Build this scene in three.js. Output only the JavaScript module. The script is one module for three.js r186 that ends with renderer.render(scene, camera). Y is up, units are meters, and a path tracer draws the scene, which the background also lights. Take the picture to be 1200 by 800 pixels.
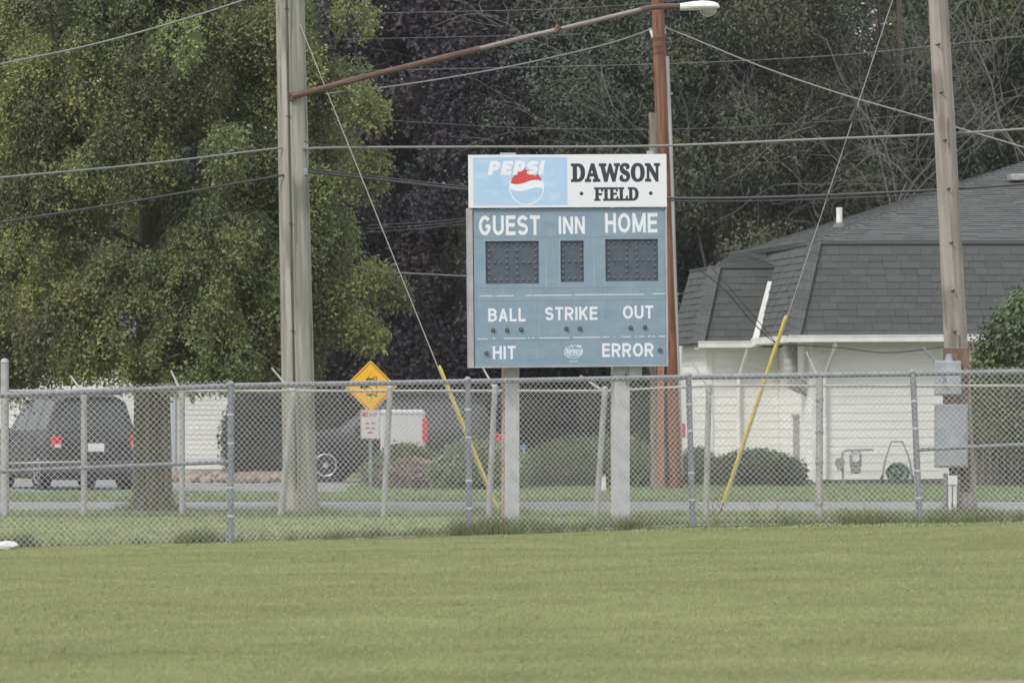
import * as THREE from 'three';
import { mergeGeometries, toCreasedNormals } from 'three/addons/utils/BufferGeometryUtils.js';
import { RoundedBoxGeometry } from 'three/addons/geometries/RoundedBoxGeometry.js';

// ------------------------------------------------------------------ camera, sky, sun, exposure
const FPX = 5940, EYE = 1.5, HORIZON = 480;               // focal length in photo pixels, eye height, horizon row
const scene = new THREE.Scene();
const camera = new THREE.PerspectiveCamera(2 * Math.atan(400 / FPX) * 180 / Math.PI, 1200 / 800, 0.5, 2000);
const PITCH = Math.atan((HORIZON - 400) / FPX);
camera.position.set(0, EYE, 0);
camera.rotation.x = PITCH;
camera.focus = 63; camera.userData.fStop = 5.6;
scene.add(camera);
const renderer = new THREE.WebGLRenderer({ antialias: true });
renderer.toneMapping = THREE.LinearToneMapping;
renderer.toneMappingExposure = 1.56;
renderer.shadowMap.enabled = true;
{ // hazy bright overcast sky
  const W = 128, H = 64, d = new Float32Array(W * H * 4);
  for (let j = 0; j < H; j++) for (let i = 0; i < W; i++) {
    const el = (j + 0.5) / H * Math.PI - Math.PI / 2, s = Math.max(0, Math.sin(el));
    const L = el < 0 ? 0.32 : 0.62 + 0.30 * s, k = (j * W + i) * 4;
    d[k] = L * 0.97; d[k + 1] = L * 0.995; d[k + 2] = L * 1.05; d[k + 3] = 1;
  }
  const sky = new THREE.DataTexture(d, W, H, THREE.RGBAFormat, THREE.FloatType);
  sky.mapping = THREE.EquirectangularReflectionMapping; sky.magFilter = THREE.LinearFilter; sky.needsUpdate = true;
  scene.background = sky; scene.environment = sky;
}
const sun = new THREE.DirectionalLight(new THREE.Color(1, 0.95, 0.86), 1.5);
sun.position.set(-38, 62, -25); sun.target.position.set(0, 0, -72);
sun.castShadow = true; sun.shadow.radius = 22; sun.shadow.mapSize.set(2048, 2048);
Object.assign(sun.shadow.camera, { left: -40, right: 40, top: 60, bottom: -60, near: 1, far: 250 });
scene.add(sun, sun.target);
scene.fog = new THREE.FogExp2(new THREE.Color(0.9, 0.94, 1.0), 0.0002);

// ------------------------------------------------------------------ helpers
let seed = 7;
const rnd = () => { seed = (seed * 1664525 + 1013904223) >>> 0; return seed / 4294967296; };
const rr = (a, b) => a + (b - a) * rnd();
const V = (x, y, z) => new THREE.Vector3(x, y, z);
const cP = Math.cos(PITCH), sP = Math.sin(PITCH);
function P(px, py, depth) {                                // photo pixel + distance from the camera plane -> point
  const x = (px - 600) / FPX, y = (400 - py) / FPX, yy = y * cP + sP, zz = cP - y * sP, k = depth / zz;
  return V(x * k, EYE + yy * k, -depth);
}
const smooth = (a, b, x) => { const t = Math.min(1, Math.max(0, (x - a) / (b - a))); return t * t * (3 - 2 * t); };
const ground = (x, z) => { const D = -z; return (0.017 * Math.max(-14, Math.min(14, x)) + 0.02) * (1 - smooth(62, 69.5, D)) * smooth(10, 40, D); };
const onG = (px, depth) => { const p = P(px, 480, depth); p.y = ground(p.x, p.z); return p; };
function hash(x, y, s = 0) { let h = (x * 374761393 + y * 668265263 + s * 974711) | 0; h = Math.imul(h ^ (h >>> 13), 1274126177); h ^= h >>> 16; return (h >>> 0) / 4294967296; }
function vnoise(x, y, per = 0, s = 0) {
  const xi = Math.floor(x), yi = Math.floor(y), fx = x - xi, fy = y - yi, w = (a) => per ? ((a % per) + per) % per : a;
  const u = fx * fx * (3 - 2 * fx), v = fy * fy * (3 - 2 * fy);
  const a = hash(w(xi), w(yi), s), b = hash(w(xi + 1), w(yi), s), c = hash(w(xi), w(yi + 1), s), d = hash(w(xi + 1), w(yi + 1), s);
  return (a + (b - a) * u) * (1 - v) + (c + (d - c) * u) * v;
}
function fbm(x, y, per, oct = 4, s = 0) { let v = 0, a = 0.5, t = 0; for (let o = 0; o < oct; o++) { v += a * vnoise(x, y, per, s + o); t += a; a *= 0.5; x *= 2; y *= 2; per *= 2; } return v / t; }
// a tileable colour (or grey) texture: fn(u, v) -> [r, g, b] in linear values
const l2s = (c) => c <= 0.0031308 ? c * 12.92 : 1.055 * Math.pow(c, 1 / 2.4) - 0.055;
function tex(n, fn, size = 1, srgb = true, m = n) {
  const d = new Uint8Array(n * m * 4);
  for (let j = 0; j < m; j++) for (let i = 0; i < n; i++) {
    const c = fn(i / n, j / m), k = (j * n + i) * 4;
    for (let q = 0; q < 3; q++) d[k + q] = Math.max(0, Math.min(255, 255 * (srgb ? l2s(c[q]) : c[q])));
    d[k + 3] = 255;
  }
  const t = new THREE.DataTexture(d, n, m); t.wrapS = t.wrapT = THREE.RepeatWrapping; t.magFilter = t.minFilter = THREE.LinearFilter;
  if (srgb) t.colorSpace = THREE.SRGBColorSpace;
  t.repeat.set(1 / size, 1 / size); t.needsUpdate = true; return t;
}
const mixc = (a, b, t) => [a[0] + (b[0] - a[0]) * t, a[1] + (b[1] - a[1]) * t, a[2] + (b[2] - a[2]) * t];
function std(rgb, rough = 0.8, metal = 0, extra = {}) { const m = new THREE.MeshStandardMaterial({ roughness: rough, metalness: metal, side: THREE.DoubleSide, ...extra }); m.color.setRGB(...rgb); return m; }
// speckled material: base colour varied by noise, one tile = size metres
function mottled(a, b, size, rough, { metal = 0, cells = 6, bump = 0, stretch = 1, sd = 0, n = 256 } = {}) {
  const f = (u, v) => { const t = fbm(u * cells * stretch, v * cells, 0, 5, sd); const w = (uu, vv) => fbm(uu * cells * stretch, vv * cells, 0, 5, sd); const e = Math.min(1, Math.max(0, (u - 0.85) / 0.15)), g = Math.min(1, Math.max(0, (v - 0.85) / 0.15)); return (t * (1 - e) + w(u - 1, v) * e) * (1 - g) + (w(u, v - 1) * (1 - e) + w(u - 1, v - 1) * e) * g; };
  const m = std([1, 1, 1], rough, metal, { map: tex(n, (u, v) => mixc(a, b, smooth(0.25, 0.75, f(u, v))), size) });
  if (bump) { m.bumpMap = tex(n, (u, v) => { const t = f(u, v); return [t, t, t]; }, size, false); m.bumpScale = bump; }
  return m;
}
// uv in metres by the dominant direction of each face's normal
function muv(g0) {
  const g = g0.index ? g0.toNonIndexed() : g0; const p = g.attributes.position, n = p.count, uv = new Float32Array(n * 2), a = V(), b = V(), c = V(), nn = V();
  for (let i = 0; i < n; i += 3) {
    a.fromBufferAttribute(p, i); b.fromBufferAttribute(p, i + 1); c.fromBufferAttribute(p, i + 2);
    nn.copy(b).sub(a).cross(c.clone().sub(a)); const x = Math.abs(nn.x), y = Math.abs(nn.y), z = Math.abs(nn.z);
    [a, b, c].forEach((q, k) => { const s = y > x && y > z ? [q.x, q.z] : x > z ? [q.z, q.y] : [q.x, q.y]; uv[(i + k) * 2] = s[0]; uv[(i + k) * 2 + 1] = s[1]; });
  }
  g.setAttribute('uv', new THREE.BufferAttribute(uv, 2)); return g;
}
const taken = {};
function numbered(name) { const k = taken[name] = (taken[name] ?? -1) + 1; return k ? `${name}_${String(k).padStart(3, '0')}` : name; }
function tag(o, label, category, group, kind) { if (label) o.userData.label = label; if (category) o.userData.category = category; if (group) o.userData.group = group; if (kind) o.userData.kind = kind; return o; }
function flag(o) { o.traverse((q) => { if (q.isMesh) { q.castShadow = true; q.receiveShadow = true; } }); return o; }
function mesh(name, geo, mat, parent = scene) {
  if (Array.isArray(geo)) geo = mergeGeometries(geo.map((g) => { const q = g.index ? g.toNonIndexed() : g; for (const k of Object.keys(q.attributes)) if (!['position', 'normal', 'uv'].includes(k)) q.deleteAttribute(k); return q; }));
  const m = new THREE.Mesh(geo, mat); m.name = parent === scene ? numbered(name) : name; m.castShadow = m.receiveShadow = true; parent.add(m); return m;
}
function thing(name, label, category, pos = V(), group) { const o = new THREE.Group(); o.name = numbered(name); o.position.copy(pos); scene.add(o); return tag(o, label, category, group); }
function struct(name, geo, mat) { return tag(mesh(name, geo, mat), null, null, null, 'structure'); }
const box = (w, h, d, x = 0, y = 0, z = 0) => muv(new THREE.BoxGeometry(w, h, d).translate(x, y, z));
const rbox = (w, h, d, r, x = 0, y = 0, z = 0) => muv(new RoundedBoxGeometry(w, h, d, 2, r).translate(x, y, z));
// tapered cylinder between two points; uv in metres (u round, v along)
function rod(a, b, ra, rb = ra, seg = 8, open = false, round = 0) {
  const L = a.distanceTo(b), g = new THREE.CylinderGeometry(rb, ra, L, seg, 1, open), uv = g.attributes.uv, v0 = a.y;
  for (let i = 0; i < uv.count; i++) uv.setXY(i, uv.getX(i) * (round || Math.max(ra, rb) * 6.28), uv.getY(i) * L + v0);
  g.applyQuaternion(new THREE.Quaternion().setFromUnitVectors(V(0, 1, 0), b.clone().sub(a).normalize()));
  const m = a.clone().add(b).multiplyScalar(0.5); return g.translate(m.x, m.y, m.z);
}
function tube(pts, r, seg = 6, n = 0) { return new THREE.TubeGeometry(new THREE.CatmullRomCurve3(pts), n || pts.length * 6, r, seg, false); }
// a thick polygon from a list of points (nearly flat), thickness along its normal
function slab(pts, t) {
  const n = V(); for (let i = 0; i < pts.length; i++) { const a = pts[i], b = pts[(i + 1) % pts.length]; n.x += (a.y - b.y) * (a.z + b.z); n.y += (a.z - b.z) * (a.x + b.x); n.z += (a.x - b.x) * (a.y + b.y); }
  n.normalize(); const low = pts.map((p) => p.clone().addScaledVector(n, -t)), v = [];
  const tri = (a, b, c) => v.push(...a.toArray(), ...b.toArray(), ...c.toArray());
  for (let i = 1; i < pts.length - 1; i++) { tri(pts[0], pts[i], pts[i + 1]); tri(low[0], low[i + 1], low[i]); }
  for (let i = 0; i < pts.length; i++) { const j = (i + 1) % pts.length; tri(pts[i], low[i], low[j]); tri(pts[i], low[j], pts[j]); }
  const g = new THREE.BufferGeometry(); g.setAttribute('position', new THREE.BufferAttribute(new Float32Array(v), 3)); g.computeVertexNormals(); return muv(g);
}

// ------------------------------------------------------------------ materials
const M = {
  oldWire: std([0.33, 0.325, 0.32], 0.7), stay: std([0.36, 0.36, 0.36], 0.6, 0.1),
  steel: mottled([0.225, 0.24, 0.27], [0.30, 0.31, 0.34], 0.6, 0.5, { metal: 0.35, cells: 9 }),
  wire: std([0.58, 0.58, 0.585], 0.55, 0.1),
  palesteel: mottled([0.30, 0.295, 0.295], [0.41, 0.40, 0.40], 0.8, 0.55, { metal: 0.2, cells: 6, sd: 3 }),
  rust: mottled([0.085, 0.05, 0.038], [0.155, 0.092, 0.07], 0.5, 0.85, { cells: 8, sd: 9 }),
  white: mottled([0.66, 0.66, 0.65], [0.78, 0.78, 0.77], 1.3, 0.6, { cells: 5, sd: 21 }),
  black: std([0.012, 0.012, 0.014], 0.6), rubber: std([0.02, 0.02, 0.022], 0.9),
  cable: std([0.045, 0.046, 0.052], 0.6), paleCable: std([0.21, 0.21, 0.215], 0.6, 0.1), thinWire: std([0.12, 0.12, 0.125], 0.6, 0.1),
  yellow: mottled([0.55, 0.40, 0.04], [0.66, 0.52, 0.09], 0.5, 0.55, { cells: 5, sd: 4 }),
  asphalt: mottled([0.165, 0.163, 0.17], [0.225, 0.222, 0.23], 3, 0.9, { cells: 24, bump: 0.01, sd: 5, n: 512 }),
};
function woodMat(a, b, dark, sd) {
  const crack = (u, v) => { const x = vnoise(u * 40, v * 2.2, 0, sd + 31); return x > 0.79 && vnoise(u * 12, v * 5, 0, sd + 8) > 0.42 ? 1 : 0; };
  const f = (u, v) => { let c = mixc(a, b, smooth(0.3, 0.7, fbm(u * 26, v * 3, 0, 4, sd))); c = mixc(c, dark, 0.6 * smooth(0.55, 0.8, fbm(u * 5, v * 4, 0, 3, sd + 5))); return mixc(c, dark, 0.75 * crack(u, v)); };
  const tile = (u, v) => { const e = smooth(0.86, 1, v); return e > 0 ? mixc(f(u, v), f(u, v - 1), e) : f(u, v); };
  const m = std([1, 1, 1], 0.92, 0, { map: tex(256, tile, 1, true, 1024) }); m.map.repeat.set(1 / 1.6, 1 / 3);
  m.bumpMap = tex(256, (u, v) => { const t = 0.6 * fbm(u * 60, v * 4, 0, 3, sd) + 0.4 * (1 - crack(u, v)); return [t, t, t]; }, 1, false, 1024); m.bumpMap.repeat.copy(m.map.repeat); m.bumpScale = 0.012;
  return m;
}
M.woodGrey = woodMat([0.235, 0.228, 0.195], [0.35, 0.34, 0.295], [0.12, 0.125, 0.10], 1);
M.woodPale = woodMat([0.235, 0.21, 0.19], [0.335, 0.305, 0.28], [0.12, 0.105, 0.095], 2);
M.woodStub = woodMat([0.14, 0.115, 0.10], [0.21, 0.18, 0.16], [0.07, 0.06, 0.05], 12);
M.woodRed = woodMat([0.155, 0.068, 0.04], [0.225, 0.105, 0.065], [0.09, 0.04, 0.025], 3);
M.bark = woodMat([0.135, 0.12, 0.088], [0.21, 0.19, 0.145], [0.06, 0.055, 0.042], 4);
M.bark2 = woodMat([0.075, 0.058, 0.048], [0.12, 0.095, 0.08], [0.06, 0.045, 0.035], 6);
M.deadwood = woodMat([0.085, 0.08, 0.075], [0.165, 0.155, 0.145], [0.1, 0.09, 0.08], 7);
function leafMat(rgb, tr = 0) { const m = new (tr ? THREE.MeshPhysicalMaterial : THREE.MeshStandardMaterial)({ roughness: 0.75, ...(tr ? { transmission: tr, thickness: 0 } : {}), side: THREE.DoubleSide, vertexColors: true }); m.color.setRGB(...rgb); return m; }

// ------------------------------------------------------------------ ground sheet
{
  const xs = [], zs = [];
  for (let x = -600; x < -30; x += 60) xs.push(x); for (let x = -30; x <= 30; x += 1) xs.push(x); for (let x = 90; x <= 600; x += 60) xs.push(x);
  for (let z = 60; z > 0; z -= 20) zs.push(z); for (let z = 0; z >= -140; z -= 1) zs.push(z); for (let z = -200; z >= -900; z -= 60) zs.push(z);
  const pos = [], uv = [], idx = [], nx = xs.length;
  zs.forEach((z) => xs.forEach((x) => { pos.push(x, ground(x, z), z); uv.push(x, z); }));
  for (let j = 0; j < zs.length - 1; j++) for (let i = 0; i < nx - 1; i++) { const a = j * nx + i; idx.push(a, a + 1, a + nx, a + 1, a + nx + 1, a + nx); }
  const g = new THREE.BufferGeometry(); g.setAttribute('position', new THREE.Float32BufferAttribute(pos, 3)); g.setAttribute('uv', new THREE.Float32BufferAttribute(uv, 2)); g.setIndex(idx); g.computeVertexNormals();
  const lawn = mottled([0.178, 0.19, 0.092], [0.25, 0.26, 0.14], 7, 0.95, { cells: 14, bump: 0.02, sd: 12, n: 1024 });
  struct('ground', g, lawn);
}
function sheet(name, pts, y, mat) { const s = new THREE.Shape(pts.map(([x, D]) => new THREE.Vector2(x, D))); const g = new THREE.ShapeGeometry(s, 24); g.rotateX(-Math.PI / 2); const p = g.attributes.position, uv = g.attributes.uv; for (let i = 0; i < p.count; i++) { p.setY(i, y + ground(p.getX(i), p.getZ(i))); uv.setXY(i, p.getX(i), p.getZ(i)); } return struct(name, g, mat); }
sheet('road', [[-120, 74.6], [-6, 74.4], [10, 73.6], [120, 70], [120, 82.5], [4, 82.3], [-120, 81.4]], 0.004, M.asphalt);
sheet('parking_lot', [[-60, 90.5], [-3.4, 91], [-3.0, 104], [-8, 108], [-60, 108]], 0.005, M.asphalt);
const dirtMat = mottled([0.19, 0.13, 0.09], [0.27, 0.20, 0.145], 2, 0.95, { cells: 14, bump: 0.01, sd: 17 });
{ const pts = []; for (let i = 0; i <= 40; i++) { const x = -14 + i * 0.7; pts.push([x, 27.15 + 0.2 * fbm(x * 1.5, 3, 0, 4, 2) - Math.pow((x - 2.2) * 0.09, 2)]); } pts.push([14, 10], [-14, 10]); sheet('infield_dirt', pts, 0.006, dirtMat); }

// ------------------------------------------------------------------ foliage
function sprayGeo(n, len, wid, spread, droop, tones, bract = 0, faces = 2, tall = 1) {   // a twig's worth of folded leaf faces
  const pos = [], col = [];
  const put = (o, d, l, w, c) => {
    const up = V(rr(-1, 1), rr(0.2, 1), rr(-1, 1)).normalize(), side = d.clone().cross(up).normalize(), nn = side.clone().cross(d).normalize();
    const tip = o.clone().addScaledVector(d, l), mid = o.clone().addScaledVector(d, l * 0.42);
    const L = mid.clone().addScaledVector(side, w / 2).addScaledVector(nn, w * 0.18), R = mid.clone().addScaledVector(side, -w / 2).addScaledVector(nn, w * 0.18);
    for (const t of faces === 1 ? [[L, tip, R]] : [[o, L, tip], [o, tip, R]]) for (const q of t) { pos.push(q.x, q.y, q.z); col.push(...c); }
  };
  for (let i = 0; i < n; i++) {
    const o = V(rr(-1, 1), rr(-1, 1) * tall, rr(-1, 1)).multiplyScalar(spread), d = V(rr(-1, 1), rr(-1, 0.7) - droop, rr(-1, 1)).normalize(), k = tones[Math.floor(rnd() * tones.length)];
    put(o, d, len * rr(0.7, 1.25), wid * rr(0.7, 1.2), k);
    if (rnd() < bract) put(o.clone(), V(rr(-0.4, 0.4), -1, rr(-0.4, 0.4)).normalize(), len * 1.1, wid * 0.35, [2.5, 2.15, 0.95]);
  }
  const g = new THREE.BufferGeometry(); g.setAttribute('position', new THREE.Float32BufferAttribute(pos, 3)); g.setAttribute('color', new THREE.Float32BufferAttribute(col, 3)); g.computeVertexNormals(); return g;
}
const DUM = new THREE.Object3D(), COL = new THREE.Color();
function foliage(name, parent, geo, mat, n, clumps, { s0 = 0.8, s1 = 1.3, ok = null, tint = 0.25, hue = 0.08, shell = 0.5, tilt = 0.5, kind = null } = {}) {
  const tot = []; let sum = 0; for (const c of clumps) { sum += c.r.x * c.r.y * (c.w || 1) + 0.02; tot.push(sum); }
  const ctone = clumps.map(() => [1 + rr(-tint, tint), rr(-hue, hue)]), list = [];
  for (let i = 0; i < n; i++) {
    const t = rnd() * sum; let k = 0; while (tot[k] < t) k++;
    const c = clumps[k], d = V(rr(-1, 1), rr(-1, 1), rr(-1, 1)); if (d.lengthSq() > 1) { i--; continue; }
    d.normalize().multiplyScalar(shell + (1 - shell) * Math.sqrt(rnd()));
    const p = V(c.c.x + d.x * c.r.x, c.c.y + d.y * c.r.y, c.c.z + d.z * c.r.z);
    if (ok && !ok(p)) continue;
    if (rnd() > 0.3 && (p.y - EYE > 0.0875 * -p.z || Math.abs(p.x) > 0.122 * -p.z)) continue;   // thinner where no view reaches
    list.push([p, k]);
  }
  const gp = geo.attributes.position.array, gc = geo.attributes.color.array, gn = geo.attributes.normal.array, m = gp.length, pos = new Float32Array(m * list.length), col = new Float32Array(m * list.length), nor = new Float32Array(m * list.length), off = parent === scene ? V() : parent.position;
  list.forEach(([p, k], i) => {
    DUM.rotation.set(rr(-tilt, tilt), rr(0, 6.28), rr(-tilt, tilt)); DUM.updateMatrix();
    const e = DUM.matrix.elements, s = rr(s0, s1), [b, h] = ctone[k], v = b * rr(0.82, 1.2), cr = v * (1 + h), cb = v * (1 - h), ox = p.x - off.x, oy = p.y - off.y, oz = p.z - off.z;
    for (let j = 0, q = i * m; j < m; j += 3, q += 3) {
      const x = gp[j] * s, y = gp[j + 1] * s, z = gp[j + 2] * s, a = gn[j], c = gn[j + 1], d = gn[j + 2];
      pos[q] = e[0] * x + e[4] * y + e[8] * z + ox; pos[q + 1] = e[1] * x + e[5] * y + e[9] * z + oy; pos[q + 2] = e[2] * x + e[6] * y + e[10] * z + oz;
      nor[q] = e[0] * a + e[4] * c + e[8] * d; nor[q + 1] = e[1] * a + e[5] * c + e[9] * d; nor[q + 2] = e[2] * a + e[6] * c + e[10] * d;
      col[q] = gc[j] * cr; col[q + 1] = gc[j + 1] * v; col[q + 2] = gc[j + 2] * cb;
    }
  });
  const g = new THREE.BufferGeometry(); g.setAttribute('position', new THREE.BufferAttribute(pos, 3)); g.setAttribute('normal', new THREE.BufferAttribute(nor, 3)); g.setAttribute('color', new THREE.BufferAttribute(col, 3));
  leafTris += m * list.length / 9;
  const im = mesh(name, g, mat, parent); if (kind) im.userData.kind = kind; return im;
}
let leafTris = 0;
function limb(a, b, ra, rb, bend = 0.15) {
  const L = a.distanceTo(b), m1 = a.clone().lerp(b, 0.35).add(V(rr(-1, 1), rr(-0.2, 1), rr(-1, 1)).multiplyScalar(L * bend)), m2 = a.clone().lerp(b, 0.7).add(V(rr(-1, 1), rr(-0.2, 1), rr(-1, 1)).multiplyScalar(L * bend));
  const cv = new THREE.CatmullRomCurve3([a, m1, m2, b]), out = [], N = 6; let p = a;
  for (let i = 1; i <= N; i++) { const q = cv.getPoint(i / N); out.push(rod(p, q, ra + (rb - ra) * (i - 1) / N, ra + (rb - ra) * i / N, ra > 0.05 ? 9 : 5, true)); p = q; }
  return out;
}
// tree with a trunk, limbs and leaf clumps spread through its crown; prof(h) = crown radius at height h
function tree(name, label, base, { h0, h1, prof, squash = 1, nClump, rc, trunkR, trunkTop, trunkMat = M.bark2, geo, mat, n, front = 0.75, fmin = 0.2, extra = [], group, limbs = 14, opts = {}, flat = 0.8 }) {
  const t = thing(name, label, 'tree', base, group), clumps = [];
  for (let i = 0; i < nClump; i++) {
    const h = rr(h0, h1), R = prof(h), a = rnd() < front ? rr(-0.15, Math.PI + 0.15) : rr(Math.PI, 2 * Math.PI), f = Math.sqrt(rr(fmin, 1)) * (rnd() < 0.12 ? 1.1 : 1), r = rr(rc[0], rc[1]);
    clumps.push({ c: V(base.x + Math.cos(a) * Math.max(0, R - r * 0.5) * f, base.y + h, base.z + Math.sin(a) * Math.max(0, R - r * 0.5) * f * squash), r: V(r, r * flat, r) });
  }
  for (const [px, py, D, r] of extra) clumps.push({ c: P(px, py, D), r: V(r, r * flat, r) });
  const o = V(), top = V(rr(-0.2, 0.2), trunkTop, 0), g = [rod(V(0, -0.1, 0), V(0, 0.25, 0), trunkR * 1.5, trunkR * 1.12, 14), rod(V(0, 0.25, 0), V(0, trunkTop * 0.35, 0), trunkR * 1.12, trunkR * 0.85, 14, true), rod(V(0, trunkTop * 0.35, 0), top, trunkR * 0.85, trunkR * 0.25, 10, true)];
  mesh('trunk', g, trunkMat, t);
  for (let i = 0; i < limbs; i++) { const c = clumps[Math.floor(rnd() * clumps.length)].c.clone().sub(base), y = Math.max(trunkTop * 0.2, Math.min(trunkTop * 0.95, c.y - rr(0.3, 1.6))); mesh('limb', limb(V(0, y, 0), c, trunkR * 0.32, 0.012), trunkMat, t); }
  foliage('crown', t, geo, mat, n, clumps, opts);
  return t;
}
const lerpProf = (tab) => (h) => { for (let i = 1; i < tab.length; i++) if (h <= tab[i][0]) { const [a, b] = tab[i - 1], [c, d] = tab[i]; return b + (d - b) * Math.max(0, (h - a) / (c - a)); } return tab[tab.length - 1][1]; };
const T3 = (a) => [[0.75 * a[0], 0.8 * a[1], 0.8 * a[2]], [1, 1, 1], [1.2, 1.15, 1.0], [1, 1.05, 1.1]];
const TONES = T3([1, 1, 1]);
{ // big linden beside the road
  const base = onG(178, 74.0);
  tree('linden_tree', 'large bushy green tree with drooping yellowish leaf tips beside the road', base, {
    h0: 1.95, h1: 10.2, prof: lerpProf([[1.7, 2.7], [2.4, 3.0], [4, 2.95], [5.6, 2.95], [7.4, 2.65], [10, 1.9], [12, 0.4]]), squash: 0.74, nClump: 290, fmin: 0.4, rc: [0.2, 0.46], trunkR: 0.27, trunkTop: 9, limbs: 40, trunkMat: M.bark, extra: [[415, 120, 73, 0.32], [438, 131, 73, 0.2], [425, 205, 73, 0.32], [443, 197, 73.2, 0.18], [440, 330, 73, 0.24], [460, 340, 73, 0.16], [474, 348, 73, 0.1], [425, 385, 73.2, 0.26], [442, 394, 73.2, 0.15], [412, 20, 73.4, 0.35], [120, 420, 72, 0.5], [210, 415, 72, 0.5], [270, 425, 72.2, 0.45], [60, 400, 72, 0.5], [160, 380, 72, 0.5], [230, 345, 72, 0.5], [140, 330, 72, 0.5]],
    geo: sprayGeo(26, 0.068, 0.046, 0.095, 0.7, TONES, 0.26, 1, 1.6), mat: leafMat([0.178, 0.2, 0.07], 0.35), n: 19500, front: 0.84, flat: 1.0,
    opts: { ok: (p) => !(p.z > -71.7) && p.y > 1.62 + 0.5 * vnoise(p.x * 1.7 + 40, 3, 0, 4) && !(p.x > -2.6 && p.y < 2.3), tint: 0.44, hue: 0.09, shell: 0.72, s0: 0.6, s1: 1.45, tilt: 0.25 } });
}
const mapleLeaf = sprayGeo(14, 0.125, 0.115, 0.26, 0.3, TONES, 0, 1), dullLeaf = sprayGeo(20, 0.15, 0.075, 0.34, 0.15, TONES, 0, 1), willowLeaf = sprayGeo(24, 0.17, 0.045, 0.34, 0.1, T3([1.3, 1.3, 1.3]), 0, 1);
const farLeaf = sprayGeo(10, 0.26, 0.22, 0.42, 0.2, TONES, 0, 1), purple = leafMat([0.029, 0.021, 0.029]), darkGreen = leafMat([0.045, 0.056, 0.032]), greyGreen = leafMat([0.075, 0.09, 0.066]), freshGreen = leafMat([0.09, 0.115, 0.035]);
const dome = (h0, h1, R) => lerpProf([[h0, R * 0.75], [h0 + (h1 - h0) * 0.35, R], [h0 + (h1 - h0) * 0.7, R * 0.85], [h1, R * 0.25]]);
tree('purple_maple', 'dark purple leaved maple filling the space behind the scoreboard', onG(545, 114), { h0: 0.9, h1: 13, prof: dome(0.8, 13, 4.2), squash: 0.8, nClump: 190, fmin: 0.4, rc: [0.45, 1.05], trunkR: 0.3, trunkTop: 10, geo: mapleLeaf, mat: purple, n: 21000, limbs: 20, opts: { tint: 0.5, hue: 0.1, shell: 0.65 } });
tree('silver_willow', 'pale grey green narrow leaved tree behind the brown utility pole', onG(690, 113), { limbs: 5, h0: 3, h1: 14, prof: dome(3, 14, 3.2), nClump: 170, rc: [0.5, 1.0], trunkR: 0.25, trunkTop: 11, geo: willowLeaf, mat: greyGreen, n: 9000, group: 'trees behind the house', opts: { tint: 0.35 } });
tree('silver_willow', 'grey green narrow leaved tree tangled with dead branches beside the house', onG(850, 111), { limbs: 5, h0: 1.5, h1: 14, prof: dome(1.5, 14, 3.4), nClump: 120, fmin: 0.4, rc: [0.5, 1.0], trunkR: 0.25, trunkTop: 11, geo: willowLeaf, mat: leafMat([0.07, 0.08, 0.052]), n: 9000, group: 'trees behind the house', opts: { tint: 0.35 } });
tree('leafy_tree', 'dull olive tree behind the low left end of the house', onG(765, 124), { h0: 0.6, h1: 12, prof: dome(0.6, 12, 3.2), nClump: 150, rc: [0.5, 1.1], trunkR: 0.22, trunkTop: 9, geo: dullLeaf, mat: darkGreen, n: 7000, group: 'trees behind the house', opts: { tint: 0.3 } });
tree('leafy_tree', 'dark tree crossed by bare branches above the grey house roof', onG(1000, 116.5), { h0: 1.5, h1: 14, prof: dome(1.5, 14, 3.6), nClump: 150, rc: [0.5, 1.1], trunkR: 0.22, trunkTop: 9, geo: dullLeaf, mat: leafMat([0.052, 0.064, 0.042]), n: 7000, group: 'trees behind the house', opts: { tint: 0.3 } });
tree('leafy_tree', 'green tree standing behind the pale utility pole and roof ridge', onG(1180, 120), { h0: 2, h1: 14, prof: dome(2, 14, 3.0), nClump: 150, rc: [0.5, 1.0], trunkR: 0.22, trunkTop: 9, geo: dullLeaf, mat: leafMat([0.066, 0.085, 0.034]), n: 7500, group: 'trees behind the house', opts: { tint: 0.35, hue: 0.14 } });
for (let i = 0; i < 8; i++) // farther row that closes the view
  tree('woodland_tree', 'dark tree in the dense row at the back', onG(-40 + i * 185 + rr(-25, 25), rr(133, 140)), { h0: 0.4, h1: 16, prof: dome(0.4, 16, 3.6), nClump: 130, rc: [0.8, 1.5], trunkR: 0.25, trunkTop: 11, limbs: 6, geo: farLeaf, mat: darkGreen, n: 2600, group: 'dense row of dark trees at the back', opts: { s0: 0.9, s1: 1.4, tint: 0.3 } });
{ // far wood that reads as one mass
  const cl = []; for (let i = 0; i < 240; i++) cl.push({ c: V(rr(-26, 26), rr(0, 17), -rr(150, 158)), r: V(2, 1.8, 1.5) });
  tag(foliage('far_wood', scene, farLeaf, darkGreen, 9000, cl, { s0: 1.3, s1: 1.9 }), 'dark mass of far woodland behind all the trees', 'woodland', null, 'stuff');
}
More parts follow.
